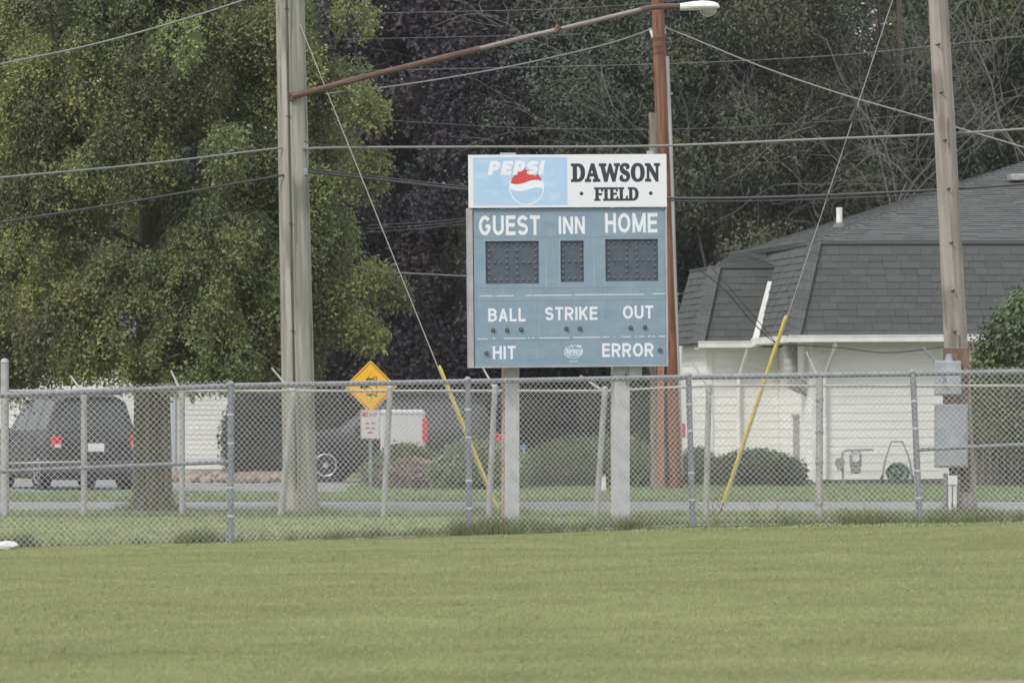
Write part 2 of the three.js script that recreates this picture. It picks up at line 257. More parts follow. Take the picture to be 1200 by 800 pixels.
// dead trees and brush: recursive bare branches
function deadTree(label, base, specs, mat = M.deadwood) {
  const t = thing('dead_tree', label, 'dead tree', base, 'bare dead trees behind the house'), tr = [], br = [];
  const grow = (a, dir, L, r, lev) => {
    const b = a.clone().addScaledVector(dir, L), gs = limb(a, b, r, r * 0.55, lev ? 0.09 : 0.03); (lev === 0 ? tr : br).push(...gs);
    if (lev >= 4 || r < 0.006) return;
    const k = lev === 0 ? 6 : lev === 3 ? 2 : 4; for (let i = 0; i < k; i++) { const s = rr(0.35, 1), o = a.clone().lerp(b, s), d = dir.clone().add(V(rr(-1, 1), rr(-0.7, 0.7), rr(-0.6, 0.6)).multiplyScalar(rr(0.6, 1.2))).normalize(); grow(o, d, L * rr(0.35, 0.7), Math.max(0.007, r * rr(0.3, 0.5)), lev + 1); }
  };
  for (const [x, y, dx, dy, L, r] of specs) grow(V(x, y, 0), V(dx, dy, rr(-0.15, 0.15)).normalize(), L, r, 0);
  mesh('trunk', tr, mat, t); mesh('branches', br, mat, t); return t;
}
deadTree('tall bare brown trunk rising above the house roof', onG(1052, 113), [[0, 0, 0, 1, 12, 0.105]], M.bark2);
deadTree('bare leaning trunk with tangled twigs above the plumbing vent', onG(985, 113.5), [[0, 0, -0.12, 1, 6.0, 0.08], [0, 0, 0.5, 1, 7, 0.05]]);
deadTree('bare pale branches spreading beside the brown utility pole', onG(890, 109), [[0, 0, -0.25, 1, 6.5, 0.05], [0.3, 0, 0.45, 1, 7, 0.05], [-0.2, 0, -0.15, 1, 6, 0.04]]);
deadTree('bare brush tangle behind the pale utility pole', onG(1120, 114), [[0, 0, -0.5, 1, 8, 0.055], [0, 0, 0.25, 1, 9, 0.055]]);

// shrubs and hedges
function shrub(name, label, category, px0, px1, pyTop, D, { depth = 1, geo, mat, n = 2500, group, opts = {}, lobes = 10, base = null } = {}) {
  const a = onG(px0, D), b = onG(px1, D), w = b.x - a.x, top = P(600, pyTop, D).y, c = a.clone().lerp(b, 0.5), t = thing(name, label, category, c, group), cl = [];
  for (let i = 0; i < lobes; i++) { const f = lobes === 1 ? 0 : i / (lobes - 1) * 2 - 1, rx = Math.min(w / 2, w / lobes * 1.5), hh = top * (1 - 0.28 * f * f); cl.push({ c: V(c.x + f * (w / 2 - rx * 0.8), hh * 0.48 * rr(0.94, 1.04), c.z + rr(-0.15, 0.15) * depth), r: V(rx, hh * 0.54, depth * 0.6) }); }
  const st = []; for (let i = 0; i < 7; i++) st.push(rod(V(rr(-w / 3, w / 3), 0, 0), V(rr(-w / 3, w / 3), top * 0.7, rr(-0.2, 0.2)), 0.018, 0.006, 5)); mesh('stems', st, M.bark, t);
  foliage('leaves', t, geo, mat, n, cl, { shell: 0.5, s0: 0.7, s1: 1.7, ok: (p) => p.y > 0.01, ...opts }); return t;
}
const fineLeaf = sprayGeo(20, 0.055, 0.036, 0.09, 0.0, TONES, 0, 1), boxGreen = leafMat([0.072, 0.095, 0.05]), shrubGreen = leafMat([0.15, 0.18, 0.085]), yellowGreen = leafMat([0.105, 0.122, 0.042]);
shrub('clipped_hedge', 'low rounded dark green hedge against the white house wall', 'hedge', 832, 938, 530, 97.5, { geo: fineLeaf, mat: boxGreen, n: 3200, depth: 1.3, group: 'dark clipped hedges' });
shrub('clipped_hedge', 'dark narrow hedge between the brown pole and the house', 'hedge', 800, 834, 527, 98.5, { geo: fineLeaf, mat: boxGreen, n: 2000, depth: 1.1, lobes: 4, group: 'dark clipped hedges' });
shrub('clipped_hedge', 'long dark green hedge behind the scoreboard posts', 'hedge', 606, 792, 516, 96.5, { geo: fineLeaf, mat: leafMat([0.1, 0.132, 0.066]), n: 5400, depth: 1.3, lobes: 14, group: 'dark clipped hedges' });
shrub('loose_shrub', 'loose pale green shrub in front of the parked black vehicle', 'shrub', 508, 612, 517, 93, { geo: fineLeaf, mat: shrubGreen, n: 2800, lobes: 7 });
shrub('loose_shrub', 'small green shrub below the white box', 'shrub', 432, 520, 524, 97, { geo: fineLeaf, mat: leafMat([0.11, 0.135, 0.07]), n: 3000, lobes: 6 });
shrub('dry_mound', 'rounded brownish mound of dry shrub beside the small white sign', 'dry shrub', 452, 512, 543, 94, { geo: fineLeaf, mat: leafMat([0.25, 0.195, 0.165]), n: 3500, lobes: 4, opts: { shell: 0.8 } });
shrub('garden_shrub', 'yellow green leafy shrub in front of the house eave', 'shrub', 1134, 1290, 342, 96, { geo: sprayGeo(18, 0.07, 0.045, 0.16, 0.3, TONES), mat: yellowGreen, n: 4600, depth: 2, lobes: 7, opts: { tint: 0.4, hue: 0.15, ok: (p) => p.y > 1.0 + 0.2 * Math.sin(p.x * 9) } });
shrub('evergreen_hedge', 'tall dark evergreen hedge beside the white siding building', 'hedge', 268, 344, 446, 113, { geo: fineLeaf, mat: leafMat([0.026, 0.034, 0.028]), n: 3800, lobes: 6, depth: 1.6, opts: { s0: 1.5, s1: 2.2 } });

// ------------------------------------------------------------------ chain link fences
// woven wire between two posts: zigzag strands with square diamonds, drawn from bottom line a0-b0 to top line a1-b1
function linkMesh(a0, b0, a1, b1, over = 0.03, r = 0.0031, p = 0.0359) {
  const W = a0.distanceTo(b0), H = a0.distanceTo(a1) + over, nS = Math.round(W / p), nV = Math.round(H / p), pos = [], nor = [];
  const q = (u, v) => { const lo = a0.clone().lerp(b0, u), hi = a1.clone().lerp(b1, u); return lo.lerp(hi, v); };
  const back = V().crossVectors(b0.clone().sub(a0), V(0, 1, 0)).normalize();
  for (let i = 0; i < nS; i++) for (let j = 0; j < nV; j++) {
    const f = (i + j) % 2, A = q((i + f) / nS, j * p / (H - over)), B = q((i + 1 - f) / nS, (j + 1) * p / (H - over));
    A.addScaledVector(back, (f ? 1 : -1) * 0.002); B.addScaledVector(back, (f ? -1 : 1) * 0.002);
    const d = B.clone().sub(A).normalize(), s1 = V().crossVectors(d, back).normalize(), s2 = back;
    const ring = [0, 2.094, 4.189].map((t) => s1.clone().multiplyScalar(Math.cos(t)).addScaledVector(s2, Math.sin(t)));
    for (let k = 0; k < 3; k++) {
      const n0 = ring[k], n1 = ring[(k + 1) % 3], v = [A.clone().addScaledVector(n0, r), B.clone().addScaledVector(n0, r), B.clone().addScaledVector(n1, r), A.clone().addScaledVector(n1, r)];
      for (const [x, n] of [[v[0], n0], [v[1], n0], [v[2], n1], [v[0], n0], [v[2], n1], [v[3], n1]]) { pos.push(x.x, x.y, x.z); nor.push(n.x, n.y, n.z); }
    }
  }
  const g = new THREE.BufferGeometry(); g.setAttribute('position', new THREE.Float32BufferAttribute(pos, 3)); g.setAttribute('normal', new THREE.Float32BufferAttribute(nor, 3)); return g;
}
{ // front fence along the outfield
  const f = thing('outfield_fence', 'grey chain link fence with tubular top rail along the edge of the mown field', 'fence');
  const posts = [[-16, 464, -12, 646, 57.2], [270, 452, 270, 638, 58.1], [548, 447, 550, 628, 59.7], [807, 442, 812, 617, 61.2], [1070, 438, 1079, 615, 61.3], [1336, 433, 1345, 612, 61.6]];
  const tops = posts.map((q) => P(q[0], q[1], q[4])), bots = posts.map((q) => P(q[2], q[3], q[4]));
  posts.forEach((q, i) => {
    const d = tops[i].clone().sub(bots[i]); const po = mesh('post', rod(bots[i].clone().addScaledVector(d, -0.06), tops[i].clone().addScaledVector(d, 0.005), 0.036, 0.036, 14), M.steel, f);
    mesh('post_cap', new THREE.SphereGeometry(0.042, 12, 8, 0, 6.3, 0, 1.6).translate(tops[i].x, tops[i].y + 0.018, tops[i].z), M.steel, po);
    for (const t of [0.18, 0.36, 0.64, 0.82]) { const c = bots[i].clone().lerp(tops[i], t), u = d.clone().normalize().multiplyScalar(0.011); mesh('tension_band', rod(c.clone().sub(u), c.clone().add(u), 0.041, 0.041, 14), M.wire, po); }
  });
  for (let i = 0; i < posts.length - 1; i++) {
    mesh('top_rail', rod(tops[i], tops[i + 1], 0.031, 0.031, 12), M.steel, f);
    const dz = V(0, 0, 0.036), up = V(0, 0.02, 0);
    mesh('chain_link', linkMesh(bots[i].clone().add(dz).add(up), bots[i + 1].clone().add(dz).add(up), tops[i].clone().add(dz), tops[i + 1].clone().add(dz), 0.05), M.wire, f);
    mesh('tension_wire', rod(bots[i].clone().add(dz).add(up), bots[i + 1].clone().add(dz).add(up), 0.003, 0.003, 5), M.wire, f);
    const ties = []; for (let k = 1; k < 6; k++) { const c = tops[i].clone().lerp(tops[i + 1], k / 6); ties.push(new THREE.TorusGeometry(0.034, 0.003, 4, 10).rotateY(Math.PI / 2).translate(c.x, c.y, c.z)); } mesh('tie_wires', ties, M.wire, f);
  }
  mesh('middle_rail', rod(P(-16, 553, 57.2), P(270, 541, 58.1), 0.024, 0.024, 12), M.steel, f);
  mesh('middle_rail', rod(P(1073, 527, 61.3), P(1340, 514, 61.6), 0.024, 0.024, 12), M.steel, f);
}
{ // older fence in front of the road, posts with slanted arms
  const f = thing('roadside_fence', 'older pale chain link fence with slanted barb arms along the road', 'fence'), D = 69.8;
  const posts = [[5, 425, 5, 0], [98, 459, 98, [82, 440]], [213, 459, 213, [200, 434]], [344, 458, 327, [318, 431]], [457, 455, 449, 0], [580, 454, 572, [566, 431]], [709, 456, 698, [680, 440]], [831, 452, 827, [812, 425]], [961, 444, 960, [945, 412]], [1071, 449, 1077, 0], [1262, 449, 1262, 0]];
  const tops = [], bots = [];
  posts.forEach(([tx, ty, bx, arm], i) => {
    const thick = i === 0 ? 0.06 : i === 8 ? 0.05 : 0.042, a = onG(bx, D), b = P(tx, ty, D), lo = a.clone(); lo.y -= 0.1; tops.push(P(tx, 458 - (i > 6 ? 6 : 0), D)); bots.push(a);
    const po = mesh('post', rod(lo, b, thick, thick * 0.94, 12), M.palesteel, f);
    mesh('post_cap', new THREE.SphereGeometry(thick * 1.05, 12, 8, 0, 6.3, 0, 1.6).translate(b.x, b.y, b.z), M.palesteel, po);
    if (i === 8) for (const t of [0.1, 0.4, 0.62, 0.85]) { const c = a.clone().lerp(b, t); mesh('band', rod(c.clone().add(V(0, -0.018, 0)), c.clone().add(V(0, 0.018, 0)), thick * 1.16, thick * 1.16, 12), M.steel, po); }
    if (arm) { const e = P(arm[0], arm[1], D + 0.12), g = [rod(b.clone().add(V(0.01, -0.05, 0)), e, 0.022, 0.012, 6), rod(b.clone().add(V(0, -0.09, 0)), b.clone().add(V(0, -0.02, 0)), 0.05, 0.05, 10)]; mesh('barb_arm', g, M.palesteel, po); }
  });
  for (let i = 0; i < posts.length - 1; i++) {
    mesh('top_rail', rod(tops[i], tops[i + 1], 0.02, 0.02, 10), M.palesteel, f);
    const dz = V(0, 0.03, 0.045); mesh('chain_link', linkMesh(bots[i].clone().add(dz), bots[i + 1].clone().add(dz), tops[i].clone().add(V(0, 0, 0.045)), tops[i + 1].clone().add(V(0, 0, 0.045)), 0.02, 0.0013), M.oldWire, f);
  }
  mesh('middle_rail', rod(P(8, 543, D), P(98, 541, D), 0.018, 0.018, 8), M.palesteel, f);
}

// ------------------------------------------------------------------ scoreboard
{
  const D = 63.0, S = D / FPX, X0 = 667, Y0 = 430, base = P(X0, 613, D); base.y = ground(base.x, base.z);
  const sb = thing('scoreboard', 'faded blue baseball scoreboard on two steel posts behind the fence', 'scoreboard', base);
  const board = new THREE.Group(); board.name = 'board'; sb.add(board);
  board.position.y = P(X0, Y0, D).y - base.y; board.rotation.set(0, 0.11, 0.010);
  const lx = (px) => (px - X0) * S, ly = (py) => (Y0 - py) * S;
  // the painted print, drawn at 8 pixels for each photo pixel
  const K = 8, BX = 550, BY = 181, BW = 234, BH = 249, cv = document.createElement('canvas'); cv.width = BW * K; cv.height = BH * K; const c = cv.getContext('2d');
  c.scale(K, K); c.translate(-BX, -BY);
  c.fillStyle = '#8499a9'; c.fillRect(BX, BY, BW, BH);
  for (let i = 0; i < 900; i++) { const v = rnd(); c.fillStyle = v < 0.5 ? `rgba(150,172,192,${rr(0.03, 0.12)})` : `rgba(100,128,156,${rr(0.03, 0.10)})`; const w = rr(1, 26), h = rr(1, 14); c.fillRect(BX + rr(-4, BW), BY + 63 + rr(0, BH - 63), w, h); }
  for (let i = 0; i < 160; i++) { c.fillStyle = `rgba(205,212,220,${rr(0.03, 0.12)})`; c.fillRect(BX + rr(0, BW), 244 + rr(0, 180), rr(0.3, 0.9), rr(4, 30)); }
  c.fillStyle = 'rgba(190,204,216,0.35)'; for (const x of [640.5, 656.5, 697]) c.fillRect(x, 279, 0.7, 57); for (const x of [632, 706]) c.fillRect(x, 353, 0.5, 44);
  for (let i = 0; i < 46; i++) { c.fillStyle = `rgba(110,104,98,${rr(0.04, 0.13)})`; c.fillRect(BX + rr(5, BW), [278, 337, 352, 398][i % 4] + rr(0, 3), rr(0.4, 1.4), rr(5, 26)); }
  const arc = (cx, cy, rx, ry, a0, a1) => { const o = []; for (let i = 0; i <= 20; i++) { const a = (a0 + (a1 - a0) * i / 20) * Math.PI / 180; o.push([cx + rx * Math.cos(a), cy + ry * Math.sin(a)]); } return o; };
  const glyph = (ch, h) => {   // plain block capitals as strokes: [width, strokes] at cap height 1
    const bowl = (w, y0, y1) => [[h, y1 - h], ...arc(w * 0.5, (y0 + y1) / 2, w * 0.5 - h, (y1 - y0) / 2 - h, 90, -90), [h, y0 + h]], r4 = (1 - 2 * h) / 4;
    const w = { G: 0.8, U: 0.72, E: 0.64, S: 0.7, T: 0.66, I: 0.2, N: 0.74, H: 0.72, O: 0.82, M: 0.88, B: 0.7, A: 0.76, L: 0.58, R: 0.72, K: 0.74, P: 0.68 }[ch], v = (x) => [[x, 0], [x, 1]];
    const S = { G: [[...arc(w / 2, 0.5, w / 2 - h, 0.5 - h, 40, 325), [w - h, 0.46], [w * 0.55, 0.46]]], U: [[[h, 1], ...arc(w / 2, 0.34, w / 2 - h, 0.34 - h, 180, 360), [w - h, 1]]], E: [[[w, 1 - h], [h, 1 - h], [h, h], [w, h]], [[h, 0.52], [w * 0.93, 0.52]]], S: [[...arc(w / 2, 0.5 + r4, w / 2 - h, r4, 20, 270), ...arc(w / 2, 0.5 - r4, w / 2 - h, r4, 90, -160)]], T: [[[0, 1 - h], [w, 1 - h]], v(w / 2)], I: [v(w / 2)], N: [v(h), v(w - h), [[h * 1.1, 1 - h * 0.4], [w - h * 1.1, h * 0.4]]], H: [v(h), v(w - h), [[h, 0.52], [w - h, 0.52]]], O: [arc(w / 2, 0.5, w / 2 - h, 0.5 - h, 0, 360)], M: [v(h), v(w - h), [[h, 1 - h * 0.3], [w / 2, h * 0.8], [w - h, 1 - h * 0.3]]], B: [[[h, 0], ...bowl(w * 0.96, 0.52 - h, 1)], bowl(w, 0, 0.52 + h), v(h)], A: [[[h, 0], [w / 2, 1 - h * 0.6], [w - h, 0]], [[w * 0.22, 0.3], [w * 0.78, 0.3]]], L: [[[h, 1], [h, h], [w, h]]], R: [bowl(w, 0.46 - h, 1), v(h), [[w * 0.5, 0.46], [w - h, 0]]], K: [v(h), [[w - h, 1], [h, 0.36]], [[w * 0.4, 0.58], [w - h, 0]]], P: [bowl(w, 0.42 - h, 1), v(h)] }[ch];
    return [w, S];
  };
  const block = (t, x0, x1, yb, capH, fill, sw = 0.185, gap = 0.13) => {
    const gs = [...t].map((q) => glyph(q, sw / 2)), W = gs.reduce((a, q) => a + q[0], 0) + gap * (gs.length - 1), sx = (x1 - x0) / W; let x = 0;
    c.save(); c.translate(x0, yb); c.scale(sx, -capH); c.strokeStyle = fill; c.lineWidth = sw; c.lineJoin = 'miter'; c.lineCap = 'butt'; c.miterLimit = 1.6;
    for (const [w, S] of gs) { for (const st of S) { c.beginPath(); st.forEach(([u, v], i) => i ? c.lineTo(x + u, v) : c.moveTo(x + u, v)); c.stroke(); } x += w + gap; } c.restore();
  };
  const fit = (t, x0, x1, yb, capH, font, fill, lw = 0) => {   // text fitted to a width and a cap height, both in photo pixels
    c.save(); c.font = `${font.replace('SIZE', '100px')}`; const w = c.measureText(t).width, sy = capH / 72, sx = (x1 - x0) / w; c.translate(x0, yb); c.scale(sx, sy); c.fillStyle = c.strokeStyle = fill;
    if (lw) { c.lineWidth = lw; c.lineJoin = 'miter'; c.strokeText(t, 0, 0); } c.fillText(t, 0, 0); c.restore();
  };
  // sign along the top
  c.fillStyle = '#e3e4ea'; c.fillRect(550, 181, 234, 62); c.fillStyle = '#aecbe8'; c.fillRect(555.5, 184, 111, 56.5);
  for (let i = 0; i < 240; i++) { c.fillStyle = rnd() < 0.5 ? `rgba(205,222,242,${rr(0.05, 0.2)})` : `rgba(150,190,225,${rr(0.04, 0.14)})`; c.fillRect(rr(556, 648), rr(184, 232), rr(1, 18), rr(1, 8)); }
  c.save(); c.beginPath(); c.arc(618.3, 219.3, 20, 0, 7); c.clip();
  c.fillStyle = '#cf4a45'; c.beginPath(); c.moveTo(596, 206); c.lineTo(612, 204); c.lineTo(617, 196); c.lineTo(628, 206); c.lineTo(634, 203); c.lineTo(640, 206); c.lineTo(640, 215); c.bezierCurveTo(632, 206, 622, 213, 614, 215); c.bezierCurveTo(606, 217, 600, 215, 596, 212); c.fill();
  c.fillStyle = '#e6ecf3'; c.beginPath(); c.moveTo(596, 213); c.bezierCurveTo(606, 218, 612, 215, 620, 212.5); c.bezierCurveTo(628, 209.5, 634, 210, 640, 216); c.lineTo(640, 222); c.bezierCurveTo(630, 217, 624, 221, 616, 223); c.bezierCurveTo(608, 225, 600, 222, 596, 219); c.fill(); c.restore();
  c.strokeStyle = '#e6ecf3'; c.lineWidth = 1.1; c.beginPath(); c.arc(618.3, 219.3, 20, -0.45, Math.PI + 0.45); c.stroke();
  c.fillStyle = '#cf4a45'; c.beginPath(); c.moveTo(606, 202); c.lineTo(614, 200); c.lineTo(617.5, 195.5); c.lineTo(618, 205); c.lineTo(630, 206); c.lineTo(632, 202); c.lineTo(633, 207); c.lineTo(604, 208); c.fill();
  c.save(); c.transform(1, 0, -0.2, 1, 40.5, 0); block('PEPSI', 573, 637, 204.5, 16.5, '#e6e8ee', 0.27, 0.12); c.restore();
  fit('DAWSON', 671, 776, 212.5, 20, 'bold SIZE serif', '#32343e', 7.5);
  fit('FIELD', 698, 751, 235, 14.5, 'bold SIZE serif', '#32343e', 7.5);
  c.fillStyle = '#32343e'; for (const x of [683, 765]) { c.beginPath(); c.arc(x, 227, 2.2, 0, 7); c.fill(); }
  // printed words
  const W1 = '#e4e6ec';
  block('GUEST', 562, 634, 275, 23, W1); block('INN', 656, 687, 274, 20.5, W1); block('HOME', 711, 773, 273, 23, W1);
  block('BALL', 572, 616, 376, 15.5, W1); block('STRIKE', 639, 701, 375, 15.5, W1); block('OUT', 731, 767, 374, 15.5, W1);
  block('HIT', 577, 604, 420, 15.5, W1); block('ERROR', 706, 767, 418.5, 16, W1);
  c.fillStyle = '#dfe3ea'; // worn stripes
  for (const [x, w] of [[563, 14], [579, 0.8], [582, 20], [616, 8], [625, 46], [674, 82], [767, 14], [783, 0.5]]) c.fillRect(x, 345.6 - (x - 560) * 0.006, w, 0.9);
  for (const [x, w] of [[559, 12], [577, 3], [590, 26], [618, 3], [623, 3], [632, 36], [672, 32], [707, 8], [720, 2], [729, 11], [745, 2], [750, 6], [760, 4], [766, 3], [773, 8]]) c.fillRect(x, 395.6 - (x - 560) * 0.006, w, 0.9);
  c.strokeStyle = '#ccd8e4'; c.lineWidth = 0.7; c.beginPath(); c.ellipse(672, 412, 11, 7.3, 0, 0, 7); c.stroke(); c.save(); c.transform(1, 0, -0.25, 1, 103, 0); fit('Nevco', 662, 683, 415, 7, 'bold SIZE serif', '#dfe6ee', 3); c.restore();
  c.beginPath(); c.moveTo(664, 414); c.lineTo(670, 405); c.lineTo(675, 414); c.stroke(); c.fillStyle = '#dfe6ee'; c.fillRect(676, 404.5, 5, 2); c.fillRect(664, 416, 16, 0.8); c.fillRect(667, 423, 10, 0.7);
  const print = new THREE.CanvasTexture(cv); print.colorSpace = THREE.SRGBColorSpace;
  const pm = std([0.92, 0.92, 0.92], 0.55, 0, { map: print });
  // a printed panel: box whose face takes its own piece of the print
  const panel = (name, x0, y0, x1, y1, zf, holes = []) => {
    const sh = new THREE.Shape([[x0, y1], [x1, y1], [x1, y0], [x0, y0]].map(([x, y]) => new THREE.Vector2(lx(x), ly(y))));
    for (const [a, b, d, e] of holes) sh.holes.push(new THREE.Path([[a, b], [d, b], [d, e], [a, e]].map(([x, y]) => new THREE.Vector2(lx(x), ly(y)))));
    const g = new THREE.ExtrudeGeometry(sh, { depth: 0.03, bevelEnabled: false }).translate(0, 0, zf - 0.03), p = g.attributes.position, uv = g.attributes.uv;
    for (let i = 0; i < p.count; i++) uv.setXY(i, (p.getX(i) / S + X0 - BX) / BW, 1 - (Y0 - p.getY(i) / S - BY) / BH);
    return mesh(name, g, pm, board);
  };
  const side = mottled([0.34, 0.345, 0.36], [0.43, 0.435, 0.445], 1, 0.5, { metal: 0.2, sd: 8 });
  const fr = (w, h, d, x, y, z) => mesh('cabinet_frame', box(w, h, d, x, y, z), side, board);
  mesh('cabinet_back', box(lx(783) - lx(552), ly(244) - ly(429), 0.15, (lx(783) + lx(552)) / 2, (ly(244) + ly(429)) / 2, -0.12), side, board);
  fr(0.055, ly(243) - ly(430), 0.26, lx(550) + 0.02, ly(336.5), -0.09); fr(0.02, ly(243) - ly(430), 0.26, lx(784) - 0.01, ly(336.5), -0.09);
  fr(lx(783) - lx(553), 0.016, 0.24, lx(668), ly(430) + 0.008, -0.09);
  const gap = 0.09;
  panel('top_sign', 550, 181, 784, 243, 0.06); mesh('sign_backing', box(lx(782) - lx(552), ly(184) - ly(242), 0.05, lx(667), ly(213), 0.002), side, board);
  mesh('sign_clip', rbox(0.2, 0.05, 0.03, 0.008, lx(597), ly(181), 0.035), M.palesteel, board); mesh('sign_clip', rbox(0.08, 0.06, 0.03, 0.008, lx(765), ly(180), 0.03), M.palesteel, board);
  panel('name_panel', 555.5, 244 + gap, 783, 278 - gap, 0.022);
  const wins = [[569.5, 282, 632.5, 332], [658, 282, 685.5, 330.5], [711, 280.5, 773.5, 330]];
  panel('digit_panel', 555.5, 278 + gap, 783, 337 - gap, 0.022, wins);
  panel('stripe_panel', 555.5, 337 + gap, 783, 352 - gap, 0.022); panel('count_panel', 555.5, 352 + gap, 783, 398 - gap, 0.022); panel('error_panel', 555.5, 398 + gap, 783, 430, 0.022);
  for (const y of [278, 337, 352, 398]) for (let i = 0; i < 8; i++) mesh('rivet', new THREE.SphereGeometry(0.006, 6, 4).translate(lx(560 + i * 31), ly(y + 2.2), 0.022), M.palesteel, board);
  const dg = mottled([0.058, 0.075, 0.10], [0.078, 0.098, 0.125], 0.3, 0.5, { cells: 5, sd: 14 }), bulb = new THREE.SphereGeometry(0.017, 10, 6, 0, 6.3, 0, 1.57).rotateX(Math.PI / 2), bm = std([0.115, 0.12, 0.135], 0.5), cup = new THREE.TorusGeometry(0.0145, 0.003, 5, 12);
  wins.forEach(([x0, y0, x1, y1], w) => {
    const dw = mesh('digit_window', box(lx(x1) - lx(x0) + 0.01, ly(y0) - ly(y1) + 0.01, 0.012, (lx(x0) + lx(x1)) / 2, (ly(y0) + ly(y1)) / 2, -0.014), dg, board);
    const digits = w === 1 ? [[661, 683]] : [[x0 + 4, x0 + 25.5], [x0 + 37.5, x0 + 59]];
    for (const [a, b] of digits) for (let r = 0; r < 7; r++) for (let k = 0; k < 4; k++) { if (r !== 0 && r !== 3 && r !== 6 && k !== 0 && k !== 3) continue; const x = lx(a + (b - a) * k / 3), y = ly(y0 + 4.5 + r * (y1 - y0 - 9) / 6); const q = mesh('bulb', bulb, bm, dw); q.position.set(x, y, -0.008); }
  });
  const lamp = new THREE.LatheGeometry([[0.001, 0.002], [0.012, 0.004], [0.017, 0.012], [0.021, 0.024], [0.024, 0.024], [0.026, 0.0]].map(([x, y]) => new THREE.Vector2(x, y)), 16).rotateX(Math.PI / 2), lm = std([0.10, 0.095, 0.09], 0.4, 0.4), le = std([0.3, 0.28, 0.26], 0.25);
  for (const [x, y] of [[577.5, 386], [594, 386], [610.5, 385.5], [664, 385], [680, 385], [740, 384.5], [757, 384], [569.5, 413], [774.5, 411]]) { const q = mesh('count_lamp', lamp, lm, board); q.position.set(lx(x), ly(y), 0.0215); const e = mesh('lens', bulb, le, q); e.scale.setScalar(0.9); e.position.z = 0.006; }
  // posts: steel sections from the ground to behind the board
  const postM = mottled([0.42, 0.42, 0.43], [0.54, 0.54, 0.55], 0.9, 0.6, { metal: 0.2, cells: 7, sd: 33 });
  const rustP = mottled([0.22, 0.13, 0.09], [0.40, 0.34, 0.30], 0.7, 0.85, { cells: 8, sd: 34 });
  const post = (x0, x1, rusty) => {
    const w = lx(x1) - lx(x0), x = (lx(x0) + lx(x1)) / 2, top = board.position.y + 2.2, g = thingPost(w, top); const p = mesh('post', g.face, postM, sb); p.position.set(x, 0, -0.2); p.rotation.y = 0.2;
    mesh('web', g.web, rusty ? rustP : postM, p); return p;
  };
  function thingPost(w, top) { const web = box(0.012, top + 0.3, 0.2, -w * 0.36, top / 2 - 0.15, -0.1); return { face: [rbox(w * 0.86, top + 0.3, 0.02, 0.006, 0.012, top / 2 - 0.15, 0.004), rbox(w * 0.86, top + 0.3, 0.02, 0.006, 0.012, top / 2 - 0.15, -0.21)], web: [web, box(0.012, top + 0.3, 0.19, w * 0.2, top / 2 - 0.15, -0.1)] }; }
  post(589, 609, true); const p2 = post(718, 739, false);
  const jb = mesh('junction_box', rbox(0.17, 0.3, 0.1, 0.012, 0.17, board.position.y - 0.02, 0.0), postM, p2); mesh('cable_loop', tube([V(0.04, board.position.y - 0.08, 0.07), V(0.05, board.position.y - 0.2, 0.09), V(0.13, board.position.y - 0.24, 0.09), V(0.2, board.position.y - 0.12, 0.07)], 0.011), M.cable, jb);
  mesh('footing', new THREE.CylinderGeometry(0.22, 0.25, 0.16, 20).translate(lx(728), 0.02, -0.25), mottled([0.42, 0.4, 0.37], [0.52, 0.5, 0.47], 0.5, 0.95, { sd: 40 }), sb);
  board.updateMatrix(); for (const q of [...board.children]) { q.applyMatrix4(board.matrix); sb.add(q); } sb.remove(board);   // the board's pieces are parts of the scoreboard itself
}

// ------------------------------------------------------------------ utility poles, lamp arm, wires
function pole(label, px, D, topPx, H, r0, r1, mat, flare = 1.25) {      // topPx: column where the pole crosses the top of the picture
  const b = onG(px, D), t = thing('utility_pole', label, 'utility pole', b), k = (topPx - px) / 480 * 1, dx = (topPx - px) / (FPX / D) / ((EYE + 480 * D / FPX));
  const top = V(dx * H, H, 0), g = [rod(V(0, -0.2, 0), V(dx * 0.6, 0.6, 0), r0 * flare, r0 * 1.06, 20, true, r0 * 6.28)]; let p = V(dx * 0.6, 0.6, 0), N = 6;
  for (let i = 1; i <= N; i++) { const f = i / N, q = V(dx * (0.6 + (H - 0.6) * f), 0.6 + (H - 0.6) * f, 0); g.push(rod(p, q, r0 * 1.06 + (r1 - r0 * 1.06) * (f - 1 / N), r0 * 1.06 + (r1 - r0 * 1.06) * f, 20, true, r0 * 6.28)); p = q; }
  g.push(new THREE.CircleGeometry(r1, 20).rotateX(-Math.PI / 2).translate(top.x, top.y, 0));
  mesh('shaft', g, mat, t); t.userData.at = undefined; delete t.userData.at;
  return { t, b, dx, H, r: (y) => r0 * 1.06 + (r1 - r0 * 1.06) * (y - 0.6) / (H - 0.6) };
}
